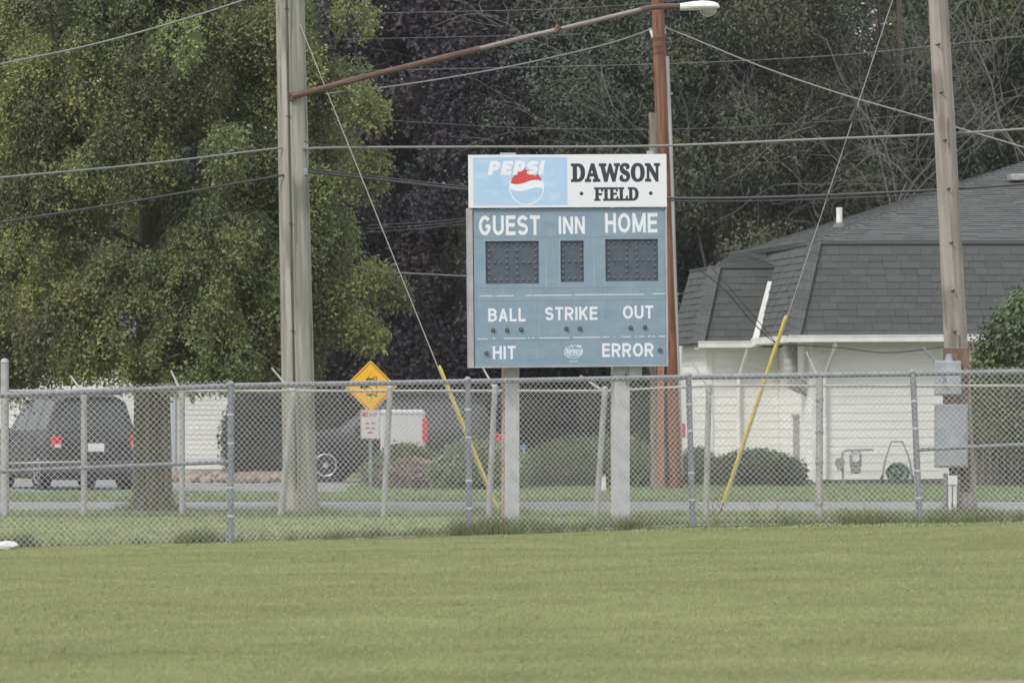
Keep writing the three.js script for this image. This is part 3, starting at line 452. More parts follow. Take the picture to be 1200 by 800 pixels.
{ // weathered pole with the street lamp arm
  const D = 70.9, A = pole('grey weathered pole carrying the rusty street lamp arm', 352, D, 339.5, 10.5, 0.222, 0.185, M.woodGrey, 1.4);
  const y0 = 0.1, y1 = 9.5, r = 0.215; mesh('ground_wire_moulding', rod(V(-0.045 + A.dx * y0, y0, A.r(y0) + 0.0), V(-0.045 + A.dx * y1, y1, A.r(y1) - 0.004), 0.017, 0.017, 6), woodMat([0.06, 0.06, 0.052], [0.12, 0.12, 0.10], [0.03, 0.03, 0.026], 11), A.t);
  for (const y of [1.1, 2.6, 4.1, 5.6, 7.1]) mesh('staple', box(0.06, 0.012, 0.012, -0.045 + A.dx * y, y, A.r(y) + 0.018), M.cable, A.t);
  const yk = P(0, 172, D).y; for (const [px, py] of [[360, 172], [360, 202]]) { const p = P(px, py, D).sub(A.b); mesh('cable_clamp', [rbox(0.08, 0.09, 0.07, 0.01, p.x - 0.02, p.y, 0.12), rod(V(p.x - 0.1, p.y + 0.02, 0.12), V(p.x + 0.02, p.y - 0.02, 0.12), 0.014, 0.014, 8)], M.steel, A.t); }
  mesh('standoff', rod(P(354, 140, D).sub(A.b), P(358, 158, D).sub(A.b), 0.02, 0.014, 6), M.palesteel, A.t);
  // lamp arm
  const L = thing('street_lamp', 'white street lamp head on a long rusty arm bolted to the grey pole', 'street lamp', P(342, 113, D - 0.2)), o = L.position, q = (px, py, d) => P(px, py, d).sub(o), z0 = D - 0.24, z1 = D + 1.2;
  const pt = (f, px, py) => q(px, py, z0 + (z1 - z0) * f);
  mesh('arm', [tube([pt(0, 342, 113), pt(0.15, 420, 92), pt(0.3, 480, 77), pt(0.48, 562, 57)], 0.043, 10, 30)], M.rust, L);
  mesh('arm', [tube([pt(0.48, 560, 57.5), pt(0.62, 620, 42.5), pt(0.75, 680, 28.5), pt(0.84, 725, 17.5), pt(0.9, 752, 11)], 0.034, 10, 30)], mottled([0.17, 0.14, 0.13], [0.27, 0.25, 0.245], 0.5, 0.7, { cells: 7, sd: 140 }), L);
  mesh('arm', [tube([pt(0.9, 750, 11.4), pt(0.93, 762, 8.8), pt(0.97, 780, 7.3), pt(1, 802, 7)], 0.04, 10, 20)], std([0.12, 0.075, 0.06], 0.8), L);
  const cp = pt(0.69, 653, 35); mesh('coupling', rod(cp.clone().add(V(-0.03, -0.04, 0)), cp.clone().add(V(0.03, 0.05, 0)), 0.052, 0.052, 10), M.rust, L);
  mesh('mounting_plate', rbox(0.08, 0.12, 0.05, 0.01, 0.01, 0, 0.03), M.rust, L);
  const hp = pt(1, 797, 7), sc = D / FPX, prof = (u) => [0.16 + 0.62 * Math.sin(Math.min(1, u * 1.25) * 1.35), 0.9 - 0.6 * Math.pow(Math.max(0, u - 0.55) / 0.45, 2.2)], pos = [], idx = [], NS = 20, NR = 18, len = 48 * sc;
  for (let i = 0; i <= NS; i++) { const u = i / NS, w = 0.15 * Math.sqrt(Math.max(0.0, 1 - Math.pow(u * 1.0, 7))) * (0.55 + 0.6 * Math.sin(Math.PI * Math.min(0.62, u * 0.85 + 0.05))), up = 0.075 * (0.62 + 0.5 * Math.sin(u * 2.6)) * Math.sqrt(Math.max(0, 1 - Math.pow(u, 9))), dn = 0.075 * (0.8 - 0.35 * u) * Math.sqrt(Math.max(0, 1 - Math.pow(u, 12)));
    for (let k = 0; k <= NR; k++) { const a = k / NR * 2 * Math.PI, s = Math.sin(a), c = Math.cos(a); pos.push(hp.x + u * len, hp.y - 0.01 + (s > 0 ? up * s : dn * Math.max(-0.8, s * 1.3)), hp.z + w * Math.sign(c) * Math.pow(Math.abs(c), 0.7)); } }
  for (let i = 0; i < NS; i++) for (let k = 0; k < NR; k++) { const a = i * (NR + 1) + k; idx.push(a, a + 1, a + NR + 1, a + 1, a + NR + 2, a + NR + 1); }
  const hg = new THREE.BufferGeometry(); hg.setAttribute('position', new THREE.Float32BufferAttribute(pos, 3)); hg.setIndex(idx); hg.computeVertexNormals();
  const head = mesh('lamp_head', hg, std([0.68, 0.68, 0.69], 0.45), L);
  const lens = new THREE.SphereGeometry(1, 20, 10, 0, 6.3, 1.57, 1.57).scale(0.125, 0.095, 0.12).translate(hp.x + len * 0.7, hp.y - 0.055, hp.z);
  mesh('lens', lens, new THREE.MeshPhysicalMaterial({ color: 0xdfe2e4, roughness: 0.25, transmission: 0.7, thickness: 0, side: THREE.DoubleSide }), head);
  mesh('photocell', new THREE.CylinderGeometry(0.03, 0.035, 0.05, 12).translate(hp.x + len * 0.55, hp.y + 0.1, hp.z), M.palesteel, head);
}
function guy(label, a, b, frac, r = 0.0085, gr = 0.022) {               // steel stay wire from a (high) to b (ground) with a yellow guard on its lower part
  const t = thing('guy_wire', label, 'guy wire', b), A = a.clone().sub(b), m = A.clone().multiplyScalar(frac);
  mesh('stay_wire', rod(V(0, -0.1, 0), A, r, r, 6), M.stay, t); mesh('yellow_guard', [rod(V(), m, gr, gr, 10), rod(m, m.clone().multiplyScalar(1.015), gr, gr * 0.5, 10)], M.yellow, t);
  mesh('anchor_rod', rod(A.clone().normalize().multiplyScalar(-0.25), A.clone().normalize().multiplyScalar(0.1), 0.011, 0.011, 6), M.rust, t); return t;
}
{ const b = onG(585, 70.9); b.y = 0.05; guy('guy wire with a short yellow guard running from the grey pole to the roadside grass', P(340, 0, 70.75).lerp(P(585, 598, 70.9), -0.05), P(584, 598, 70.9), 0.267); }
{ const b = P(848, 589, 72.2), a = P(1046, 0, 70.6), t = guy('guy wire with a long yellow guard standing in front of the white house', a.clone().lerp(b, -0.2), b, 0.31, 0.0075, 0.027);
  const c = a.clone().lerp(b, 0.226).sub(b), d = a.clone().sub(b).normalize(); mesh('strain_insulator', [rod(c.clone().addScaledVector(d, -0.08), c.clone().addScaledVector(d, 0.08), 0.045, 0.03, 10), rod(c.clone().addScaledVector(d, 0.08), c.clone().addScaledVector(d, 0.16), 0.02, 0.014, 8)], M.cable, t); }
{ // reddish brown pole with its old stub, across the road
  const D = 93.6, A = pole('reddish brown pole rising behind the scoreboard with a grey conduit on its side', 792, D, 771, 10.5, 0.142, 0.108, M.woodRed, 1.1);
  const at = (px, py) => P(px, py, D).sub(A.b);
  const s0 = at(769, 574), s1 = at(766.5, 132); s0.y = -0.1; mesh('stub_pole', [rod(s0.clone().add(V(0, 0, 0.02)), s1.clone().add(V(0, 0, 0.02)), 0.105, 0.1, 14)], M.woodStub, A.t);
  mesh('orange_board', box(0.125, 2.5, 0.04, at(774, 0).x, 1.2, 0.17), mottled([0.25, 0.12, 0.065], [0.33, 0.17, 0.10], 0.8, 0.85, { cells: 6, stretch: 4, sd: 51 }), A.t);
  mesh('conduit', [tube([at(798, 560), at(796, 470), at(791, 330), at(787, 200), at(782, 66)].map((p) => p.add(V(0, 0, 0.05))), 0.036, 8, 30)], M.palesteel, A.t);
  for (const y of [45, 55, 62]) { const p = at(769.5, y); mesh('band', new THREE.CylinderGeometry(0.14, 0.14, 0.02, 18, 1, true).translate(p.x + 0.02, p.y, 0), M.cable, A.t); }
  for (const y of [110, 232, 345]) { const p = at(784 + (y - 110) * 0.03, y); mesh('conduit_strap', rbox(0.1, 0.03, 0.12, 0.008, p.x + 0.02, p.y, 0.02), M.steel, A.t); }
  mesh('insulator', [rod(at(762, 33), at(766, 45), 0.03, 0.03, 8), rod(at(778, 32), at(778, 40), 0.03, 0.03, 8)], M.white, A.t);
  mesh('red_reflector', rbox(0.06, 0.26, 0.02, 0.005, at(801, 0).x, 1.12, 0.17), std([0.5, 0.04, 0.04], 0.4), A.t);
}
{ // pale pole with electrical boxes
  const D = 70.4, A = pole('pale weathered pole with grey electrical boxes mounted on it', 1131, D, 1100.5, 10.5, 0.165, 0.12, M.woodPale, 1.2), at = (px, py) => P(px, py, D).sub(A.b);
  for (const [x, y] of [[1097, 53], [1101, 109], [1105, 165], [1109, 222], [1112, 285], [1114, 341], [1116, 389]]) { const p = at(x, y); mesh('step_bolt', [rod(p.clone().add(V(-0.02, 0, A.r(p.y) - 0.06)), p.clone().add(V(0.03, 0, A.r(p.y) + 0.05)), 0.011, 0.011, 6), rod(p.clone().add(V(0.03, 0, A.r(p.y) + 0.05)), p.clone().add(V(0.034, 0, A.r(p.y) + 0.06)), 0.02, 0.02, 6)], M.cable, A.t); }
  const e = thing('electrical_box', 'small grey switch box above a larger box on the pale pole', 'electrical box', P(1111, 463, D - 0.26)), e2 = thing('electrical_box', 'large grey electrical cabinet below the small switch box on the pale pole', 'electrical box', P(1115, 548, D - 0.28)), k = D / FPX;
  const gm = mottled([0.30, 0.32, 0.36], [0.38, 0.40, 0.44], 0.6, 0.5, { metal: 0.1, cells: 4, sd: 61 });
  mesh('mounting_board', [rbox(0.36, 1.05, 0.05, 0.01, at(1119, 0).x, at(0, 452).y, 0.17)], mottled([0.13, 0.085, 0.065], [0.22, 0.14, 0.105], 0.6, 0.9, { cells: 7, sd: 62 }), A.t);
  mesh('mounting_board', [rbox(0.14, 0.75, 0.05, 0.01, at(1130, 0).x, at(0, 545).y, 0.16)], M.rust, A.t);
  mesh('case', rbox(31 * k, 40 * k, 0.15, 0.012, 0, 20 * k, 0), gm, e); mesh('door', rbox(29 * k, 37 * k, 0.02, 0.006, 0, 20 * k, 0.083), gm, e); mesh('switch_lever', [rod(V(-0.05, 0.14, 0.11), V(-0.06, 0.28, 0.12), 0.016, 0.016, 8), rod(V(-0.04, 0.14, 0.09), V(-0.05, 0.14, 0.13), 0.03, 0.03, 10)], M.steel, e); mesh('hub', [new THREE.CylinderGeometry(0.055, 0.06, 0.05, 14).translate(0.02, 41.5 * k, 0), new THREE.CylinderGeometry(0.04, 0.04, 0.08, 14).translate(0.02, 45 * k, 0)], gm, e); mesh('bracket', rod(V(-0.15, 0.44, 0), V(-0.34, 0.66, 0.02), 0.017, 0.014, 8), M.steel, e);
  mesh('case', rbox(38 * k, 74 * k, 0.2, 0.014, 0, 37 * k, 0), gm, e2); mesh('door', rbox(35 * k, 70 * k, 0.02, 0.008, 0, 37 * k, 0.108), gm, e2); mesh('latch', rbox(0.03, 0.07, 0.03, 0.006, 0.18, 0.44, 0.122), M.steel, e2);
  mesh('pipe_nipple', new THREE.CylinderGeometry(0.05, 0.05, 0.18, 14).translate(0.02, -0.04, 0), M.cable, e2); mesh('junction_body', rbox(0.13, 0.13, 0.1, 0.01, 0.02, -0.17, 0), M.white, e2);
  for (const x of [-0.012, 0.055]) mesh('conduit', new THREE.CylinderGeometry(0.026, 0.026, 0.55, 12).translate(x, -0.47, 0), M.white, e2);
  const nip = at(1106, 0); mesh('conduit', new THREE.CylinderGeometry(0.03, 0.03, 0.6, 12).translate(nip.x, 0.32, 0.26), M.steel, A.t);
}
function wire(label, pts, r, mat, sag = 0, group = 'overhead wires') {   // pts: [column, row, distance]
  const v = pts.map((q) => P(...q)), o = v[0].clone(), t = tag(mesh('overhead_wire', tube(v.map((p) => p.clone().sub(o)), r * 0.82, 6, pts.length * 10), mat), label, 'wire', group); t.position.copy(o); return t;
}
wire('grey cable slanting across the top of the large green tree', [[-60, 90, 70], [0, 75, 70], [100, 54, 70.2], [200, 27, 70.3], [290, -2, 70.5], [345, -24, 70.7]], 0.017, M.paleCable);
wire('pale cable strung from the grey pole along the green tree', [[-60, 214, 69], [0, 208, 69.2], [160, 193, 70], [330, 173, 70.72]], 0.017, M.paleCable);
wire('dark cable below the pale cable in front of the green tree', [[-60, 270, 69], [35, 255, 69.4], [160, 235, 70], [332, 205, 70.72]], 0.02, M.cable);
wire('pale cable passing just above the scoreboard between grey and pale poles', [[358, 174, 70.72], [385, 173, 70.8], [560, 172, 71.2], [760, 171, 71.3], [960, 163, 71], [1104, 157, 70.7], [1260, 147, 70]], 0.021, M.paleCable);
wire('thin lashing wire along the grey pole end of the pale cable', [[356, 166, 70.72], [380, 170, 70.8], [430, 171, 70.9]], 0.008, M.cable);
wire('thick dark cable passing behind the scoreboard and above the house roof', [[360, 201, 70.75], [450, 211, 71], [560, 223, 71.3], [780, 232, 71.5], [900, 231, 71.2], [1106, 222, 70.6], [1260, 211, 70]], 0.024, M.cable);
wire('second dark cable running beside the thick dark cable', [[360, 198, 70.75], [450, 208, 71], [560, 220, 71.3], [780, 235, 71.5], [900, 235, 71.2], [1106, 227, 70.6]], 0.012, M.cable);
wire('pale cable climbing from below the lamp arm to the brown pole', [[380, 110, 72], [480, 98, 77], [620, 73, 86], [720, 49, 91], [763, 34, 93.5]], 0.014, M.paleCable);
wire('pale service cable dropping from the brown pole toward the house', [[779, 32, 93.5], [800, 40, 93.5], [880, 73, 92], [980, 108, 89], [1080, 137, 86], [1260, 190, 82]], 0.016, M.paleCable);
wire('thin wire crossing behind the lamp arm and brown pole', [[405, 83, 96], [600, 79, 97], [800, 74, 97], [990, 64, 96], [1110, 52, 95], [1260, 36, 94]], 0.010, M.thinWire);
wire('thin wire high in front of the purple tree', [[390, 16, 100], [500, 14, 100], [700, 8, 99], [900, -10, 98]], 0.008, M.thinWire);
wire('thin wire below the lamp arm tip in front of the purple tree', [[400, 46, 100], [540, 43, 100], [680, 40, 100]], 0.008, M.thinWire);
wire('faint wire above the scoreboard level in front of the purple tree', [[440, 140, 99], [600, 149, 99], [800, 151, 98], [1000, 140, 98], [1100, 132, 97]], 0.007, M.thinWire);
wire('wire sagging behind the scoreboard digits level', [[410, 310, 98], [440, 317, 98], [500, 321, 98], [600, 325, 97.5], [780, 322, 96]], 0.013, M.paleCable);
for (const [a, b] of [[264, 256], [268, 259], [272, 262]]) wire('thin wire in a close parallel set behind the scoreboard', [[430, a, 98], [500, (a + b) / 2, 98], [600, b - 6, 97], [780, b - 20, 96]], 0.006, M.thinWire);
wire('black service drop curving over the house roof corner', [[815, 312, 98], [850, 340, 98.2], [880, 375, 98.6], [910, 402, 99], [925, 404, 99.2]], 0.014, M.cable);
wire('black service drop straight across the house roof corner', [[833, 312, 98], [870, 354, 98.3], [910, 402, 99]], 0.010, M.cable);
wire('black cable looping under the house gutter', [[925, 404, 99.2], [980, 407, 99.3], [1040, 413, 99.2], [1110, 406, 99]], 0.014, M.cable);

// ------------------------------------------------------------------ house with the steep shingled roof
const wedge = (() => { // unit clapboard: thin at the top, thick at the bottom edge; x 0..1, y 0..1, z 0..1 at the butt
  const g = new THREE.BufferGeometry(), v = [[0, 0, 0], [1, 0, 0], [1, 0, 1], [0, 0, 1], [0, 1, 0], [1, 1, 0], [1, 1, 0.3], [0, 1, 0.3]], f = [[0, 1, 2], [0, 2, 3], [3, 2, 6], [3, 6, 7], [7, 6, 5], [7, 5, 4], [1, 5, 6], [1, 6, 2], [0, 3, 7], [0, 7, 4], [0, 4, 5], [0, 5, 1]];
  g.setAttribute('position', new THREE.Float32BufferAttribute(f.flat().flatMap((i) => v[i]), 3)); g.computeVertexNormals(); return muv(g);
})();
function boards(parent, O, U, len, h, expo, mats, name = 'siding_board', t = 0.0155) {        // horizontal clapboards on a wall face starting at O along unit vector U
  const N = V().crossVectors(U, V(0, 1, 0)), B = new THREE.Matrix4().makeBasis(U, V(0, 1, 0), N), rows = Math.round(h / expo);
  for (let i = 0; i < rows; i++) { const m = mesh(name, wedge, mats[Math.floor(rnd() * mats.length)], parent); m.position.copy(O).addScaledVector(V(0, 1, 0), i * expo); m.quaternion.setFromRotationMatrix(B); m.scale.set(len, expo * 1.12, t); }
}
const shingleMats = [[0.076, 0.083, 0.082], [0.086, 0.091, 0.091], [0.091, 0.095, 0.098], [0.082, 0.084, 0.086], [0.084, 0.093, 0.089]].map((c, i) => mottled(c.map((x) => x * 0.82), c.map((x) => x * 1.2), 0.35, 0.95, { cells: 14, sd: 70 + i, n: 128 }));
// shingles laid row by row on a slope: each its own piece, or joined when far
function shingles(parent, O, U, S, L, span, { expo = 0.142, w = 0.32, joined = false } = {}) {
  const N = V().crossVectors(U, S).normalize(), B = new THREE.Matrix4().makeBasis(U, S, N), rows = Math.floor(L / expo), parts = [];
  for (let r = 0; r < rows; r++) { const [u0, u1] = span((r + 0.5) * expo / L); let u = u0 - rr(0, w * 0.6);
    while (u < u1) { const ww = w * rr(0.75, 1.25), a = Math.max(u, u0), b = Math.min(u + ww, u1); u += ww; if (b - a < 0.03) continue;
      const t = rr(0.009, 0.018) * (joined ? 1.6 : 1), p = O.clone().addScaledVector(U, a).addScaledVector(S, r * expo);
      if (joined) parts.push(wedge.clone().scale(b - a - 0.006, expo * 1.1, t).applyMatrix4(B).translate(p.x, p.y, p.z));
      else { const m = mesh('shingle', wedge, shingleMats[Math.floor(rnd() * 5)], parent); m.position.copy(p); m.quaternion.setFromRotationMatrix(B); m.scale.set(b - a - 0.006, expo * 1.1, t); } } }
  if (joined) for (let k = 0; k < 3; k++) tag(mesh('shingles', parts.filter((_, i) => (i * 7 + (i >> 2)) % 3 === k), shingleMats[[0, 1, 4][k]], parent), null, null, null, 'stuff');
}
{
  const o = onG(955, 100), H = thing('house', 'white sided house with steep dark grey shingled roof behind the right part of the fence', 'house', o); H.rotation.set(0, 0.14, 0.006); H.updateMatrixWorld();
  const loc = (px, py, D) => H.worldToLocal(P(px, py, D));
  const sid = [[0.78, 0.775, 0.76], [0.75, 0.745, 0.735], [0.8, 0.795, 0.785]].map((c, i) => mottled(c.map((x) => x * 0.94), c.map((x) => Math.min(0.84, x * 1.05)), 1.1, 0.6, { cells: 7, sd: 90 + i, n: 128 })), trim = M.white;
  // walls
  const wall = mesh('wall', [box(9, 2.95, 0.2, 4.5, 1.4, -0.11), box(0.2, 2.95, 9, 0.11, 1.4, -4.7), box(1.5, 2.95, 0.2, -0.73, 1.4, -3.71), box(0.2, 2.95, 4, -1.36, 1.4, -5.8)], trim, H);
  mesh('foundation', [box(9, 0.25, 0.2, 4.5, 0.0, -0.09), box(0.2, 0.25, 3.4, 0.09, 0.0, -1.9), box(1.5, 0.25, 0.2, -0.73, 0.0, -3.69)], std([0.1, 0.095, 0.09], 0.95), H);
  const front = new THREE.Group(); front.name = 'front_siding'; H.add(front); boards(front, V(0.06, 0.12, -0.005), V(1, 0, 0), 6.4, 2.8, 0.165, sid);
  const sideW = new THREE.Group(); sideW.name = 'side_siding'; H.add(sideW); boards(sideW, V(0.005, 0.12, -3.6), V(0, 0, 1), 3.54, 2.8, 0.165, sid);
  const ann = new THREE.Group(); ann.name = 'annex_siding'; H.add(ann); boards(ann, V(-1.4, 0.12, -3.605), V(1, 0, 0), 1.39, 2.8, 0.165, sid); boards(ann, V(-1.465, 0.12, -6.5), V(0, 0, 1), 2.85, 2.8, 0.165, sid);
  mesh('corner_trim', [box(0.09, 2.85, 0.03, 0.035, 1.5, 0.018), box(0.03, 2.85, 0.06, -0.018, 1.5, 0.0)], trim, H); mesh('corner_trim', [box(0.09, 2.85, 0.03, -1.43, 1.5, -3.582), box(0.03, 2.85, 0.07, -1.485, 1.5, -3.62)], trim, H);
  // steep lower roof of the main wing
  const E = 2.92, T = 4.8, nrm = (v) => v.clone().normalize();
  const roofM = shingleMats[0];
  mesh('steep_roof', slab([V(-0.5, E, 0.5), V(9, E, 0.5), V(9, T, -0.05), V(0.05, T, -0.05)], 0.08), roofM, H);
  const r1 = new THREE.Group(); r1.name = 'front_shingles'; H.add(r1);
  const S1 = V(0, T - E, -0.55), L1 = S1.length(); shingles(r1, V(-0.5, E, 0.5), V(1, 0, 0), nrm(S1), L1, (f) => [0.55 * f, 5.35]);
  mesh('side_roof', slab([V(-0.5, E, -5), V(-0.5, E, 0.5), V(0.05, T, -0.05), V(0.05, T, -5)], 0.08), roofM, H);
  const S2 = V(0.55, T - E, 0); shingles(H, V(-0.5, E, -4.4), V(0, 0, 1), nrm(S2), S2.length(), (f) => [0, 4.9 - 0.55 * f], { joined: true });
  const caps = (a, b, n, w, out) => { const d = b.clone().sub(a), L = d.length() / n; d.normalize(); const x = V().crossVectors(d, out).normalize(), N = V().crossVectors(x, d); const Bm = new THREE.Matrix4().makeBasis(x, d, N); const grp = new THREE.Group(); grp.name = 'hip_cap'; H.add(grp); for (let i = 0; i < n; i++) { const m = mesh('cap_shingle', box(w, L * 1.12, 0.014), shingleMats[(i * 3 + 1) % 5], grp); m.position.copy(a).addScaledVector(d, (i + 0.5) * L).addScaledVector(out, 0.026); m.quaternion.setFromRotationMatrix(Bm); m.rotateX(-0.02); } };
  caps(V(-0.5, E, 0.5), V(0.05, T, -0.05), 10, 0.26, nrm(V(-0.4, 0.3, 1)));
  const drip = std([0.085, 0.085, 0.105], 0.6);
  mesh('ridge_flashing', [box(9, 0.06, 0.05, 4.55, T + 0.0, -0.03), box(0.05, 0.06, 4.6, 0.04, T, -2.3)], drip, H);
  // annex roof
  const E2 = 2.86, T2 = 4.42; mesh('annex_roof', slab([V(-1.74, E2, -3.2), V(0.3, E2, -3.2), V(0.3, T2, -3.7), V(-1.3, T2, -3.7)], 0.08), roofM, H);
  const r2 = new THREE.Group(); r2.name = 'annex_shingles'; H.add(r2); const S3 = V(0, T2 - E2, -0.5); shingles(r2, V(-1.74, E2, -3.2), V(1, 0, 0), nrm(S3), S3.length(), (f) => [0.44 * f, 1.24 + 0.46 * f]);
  mesh('annex_side_roof', slab([V(-1.74, E2, -6.6), V(-1.74, E2, -3.2), V(-1.3, T2, -3.7), V(-1.3, T2, -6.6)], 0.08), roofM, H);
  const S4 = V(0.44, T2 - E2, 0); shingles(H, V(-1.74, E2, -6.5), V(0, 0, 1), nrm(S4), S4.length(), (f) => [0, 3.3 - 0.5 * f], { joined: true });
  caps(V(-1.74, E2, -3.2), V(-1.3, T2, -3.7), 8, 0.26, nrm(V(-0.45, 0.3, 1)));
  mesh('annex_flashing', [box(1.4, 0.05, 0.05, -0.62, T2 + 0.005, -3.68), box(0.05, 0.05, 2.9, -1.31, T2, -5.1)], drip, H);
  mesh('valley_flashing', slab([V(-0.66, E2 + 0.02, -3.12), V(-0.52, E2 + 0.02, -3.1), V(-0.1, 4.12, -3.48), V(-0.24, 4.12, -3.5)], 0.02), M.white, H);
  // low upper roofs
  const A = V(0.05, T + 0.02, -0.03), Bp = loc(857, 298, 108), C = loc(1206, 188, 109), R = V(9.3, T + 0.02, -0.03), C2 = C.clone().add(R).sub(A);
  mesh('upper_roof', slab([A, C, Bp], 0.07), shingleMats[0], H); mesh('upper_roof', slab([A, R, C2, C], 0.07), shingleMats[0], H);
  { const U = R.clone().sub(A).normalize(), s = C.clone().sub(A), N = V().crossVectors(U, s).normalize(), S = V().crossVectors(N, U).normalize(), L = s.dot(S), k = s.dot(U) / L; shingles(H, A.clone().addScaledVector(N, 0.004), U, S, L, (f) => [k * L * f, 6.5], { joined: true, expo: 0.2, w: 0.36 }); }
  { const U = Bp.clone().sub(A).normalize(), s = C.clone().sub(A), N0 = V().crossVectors(s, U).normalize(), flip = N0.y < 0 ? -1 : 1, N = N0.multiplyScalar(flip), W = A.distanceTo(Bp), D2 = U.clone().negate(), S = V().crossVectors(N, D2).normalize(), O = Bp.clone(), q = C.clone().sub(O), L = q.dot(S), k = q.dot(D2) / L; shingles(H, O.addScaledVector(N, 0.004), D2, S, L, (f) => [k * L * f, W + (k * L - W) * f], { joined: true, expo: 0.2, w: 0.36 }); }
  mesh('back_wall', slab([Bp, V(0.05, T, -4.8), V(0.05, T - 1.4, -4.8), Bp.clone().add(V(0, -1.4, 0))], 0.06), roofM, H); mesh('fascia', rod(Bp, V(0.05, T, -4.6), 0.06, 0.06, 6), drip, H);
  { const O = V(-1.3, T2 + 0.014, -3.72), q = V(-0.75, T2 + 0.424, -7.6).sub(O), S = V(0, 0.41, -3.88), L = S.length(); shingles(H, O, V(1, 0, 0), S.normalize(), L, (f) => [1.15 * f, 1.36], { joined: true, expo: 0.2 }); }
  mesh('annex_upper_roof', slab([V(-1.3, T2 + 0.01, -3.72), V(0.06, T2 + 0.01, -3.72), V(0.06, T2 + 0.42, -7.6), V(-0.15, T2 + 0.42, -7.6)], 0.06), shingleMats[3], H);
  // gutters, soffit, downspouts
  const gut = (name, w, d, x, z, y) => mesh(name, [box(w, 0.12, d, x, y, z), box(w + 0.01, 0.025, d + 0.02, x, y + 0.06, z)], trim, H);
  gut('gutter', 9.5, 0.1, 4.25, 0.55, E - 0.03); gut('gutter', 0.1, 3.7, -0.55, -1.25, E - 0.03); gut('gutter', 1.25, 0.1, -1.12, -3.15, E2 - 0.03);
  mesh('gutter_end', box(0.2, 0.16, 0.2, -0.55, E - 0.05, -3.15), trim, H);
  mesh('soffit', [box(9.4, 0.02, 0.5, 4.25, E - 0.1, 0.25), box(0.5, 0.02, 3.6, -0.27, E - 0.1, -1.8), box(1.9, 0.02, 0.4, -0.8, E2 - 0.1, -3.4)], trim, H);
  const spout = (pts) => mesh('downspout', pts.slice(1).map((p, i) => rod(pts[i], p, 0.05, 0.05, 4)), trim, H);
  spout([V(0.32, E - 0.08, 0.53), V(0.32, E - 0.2, 0.5), V(0.2, E - 0.75, 0.09), V(0.2, 0.15, 0.08)]); spout([V(-0.75, E2 - 0.08, -3.16), V(-0.75, E2 - 0.2, -3.2), V(-0.85, E2 - 0.7, -3.52), V(-0.85, 0.15, -3.53)]);
  // galvanised flue beside the corner
  const fp = []; for (let i = 0; i <= 24; i++) fp.push(new THREE.Vector2(0.14 + 0.008 * (i % 4 === 0 ? 1 : 0), 2.0 + i * 0.036)); mesh('flue', new THREE.LatheGeometry(fp, 20).translate(-0.32, 0, -0.75), M.palesteel, H); mesh('flue_elbow', rod(V(-0.32, 2.05, -0.75), V(0.02, 1.9, -0.75), 0.14, 0.14, 14), M.palesteel, H);
  mesh('utility_pipe', [box(0.13, 1.3, 0.1, -0.06, 0.72, -1.5), box(0.18, 0.06, 0.14, -0.06, 1.38, -1.5)], M.palesteel, H);
  const vp = loc(984, 262, 103.5); mesh('plumbing_vent', new THREE.CylinderGeometry(0.062, 0.062, 0.42, 14).translate(vp.x, vp.y + 0.12, vp.z), M.white, H); mesh('vent_boot', new THREE.CylinderGeometry(0.07, 0.16, 0.1, 14).translate(vp.x, vp.y - 0.03, vp.z), std([0.12, 0.12, 0.13], 0.7), H);
  mesh('roof_vent', rbox(0.5, 0.14, 0.4, 0.03, loc(1197, 208, 106.5).x, loc(1197, 208, 106.5).y, loc(1197, 208, 106.5).z), M.palesteel, H);
}
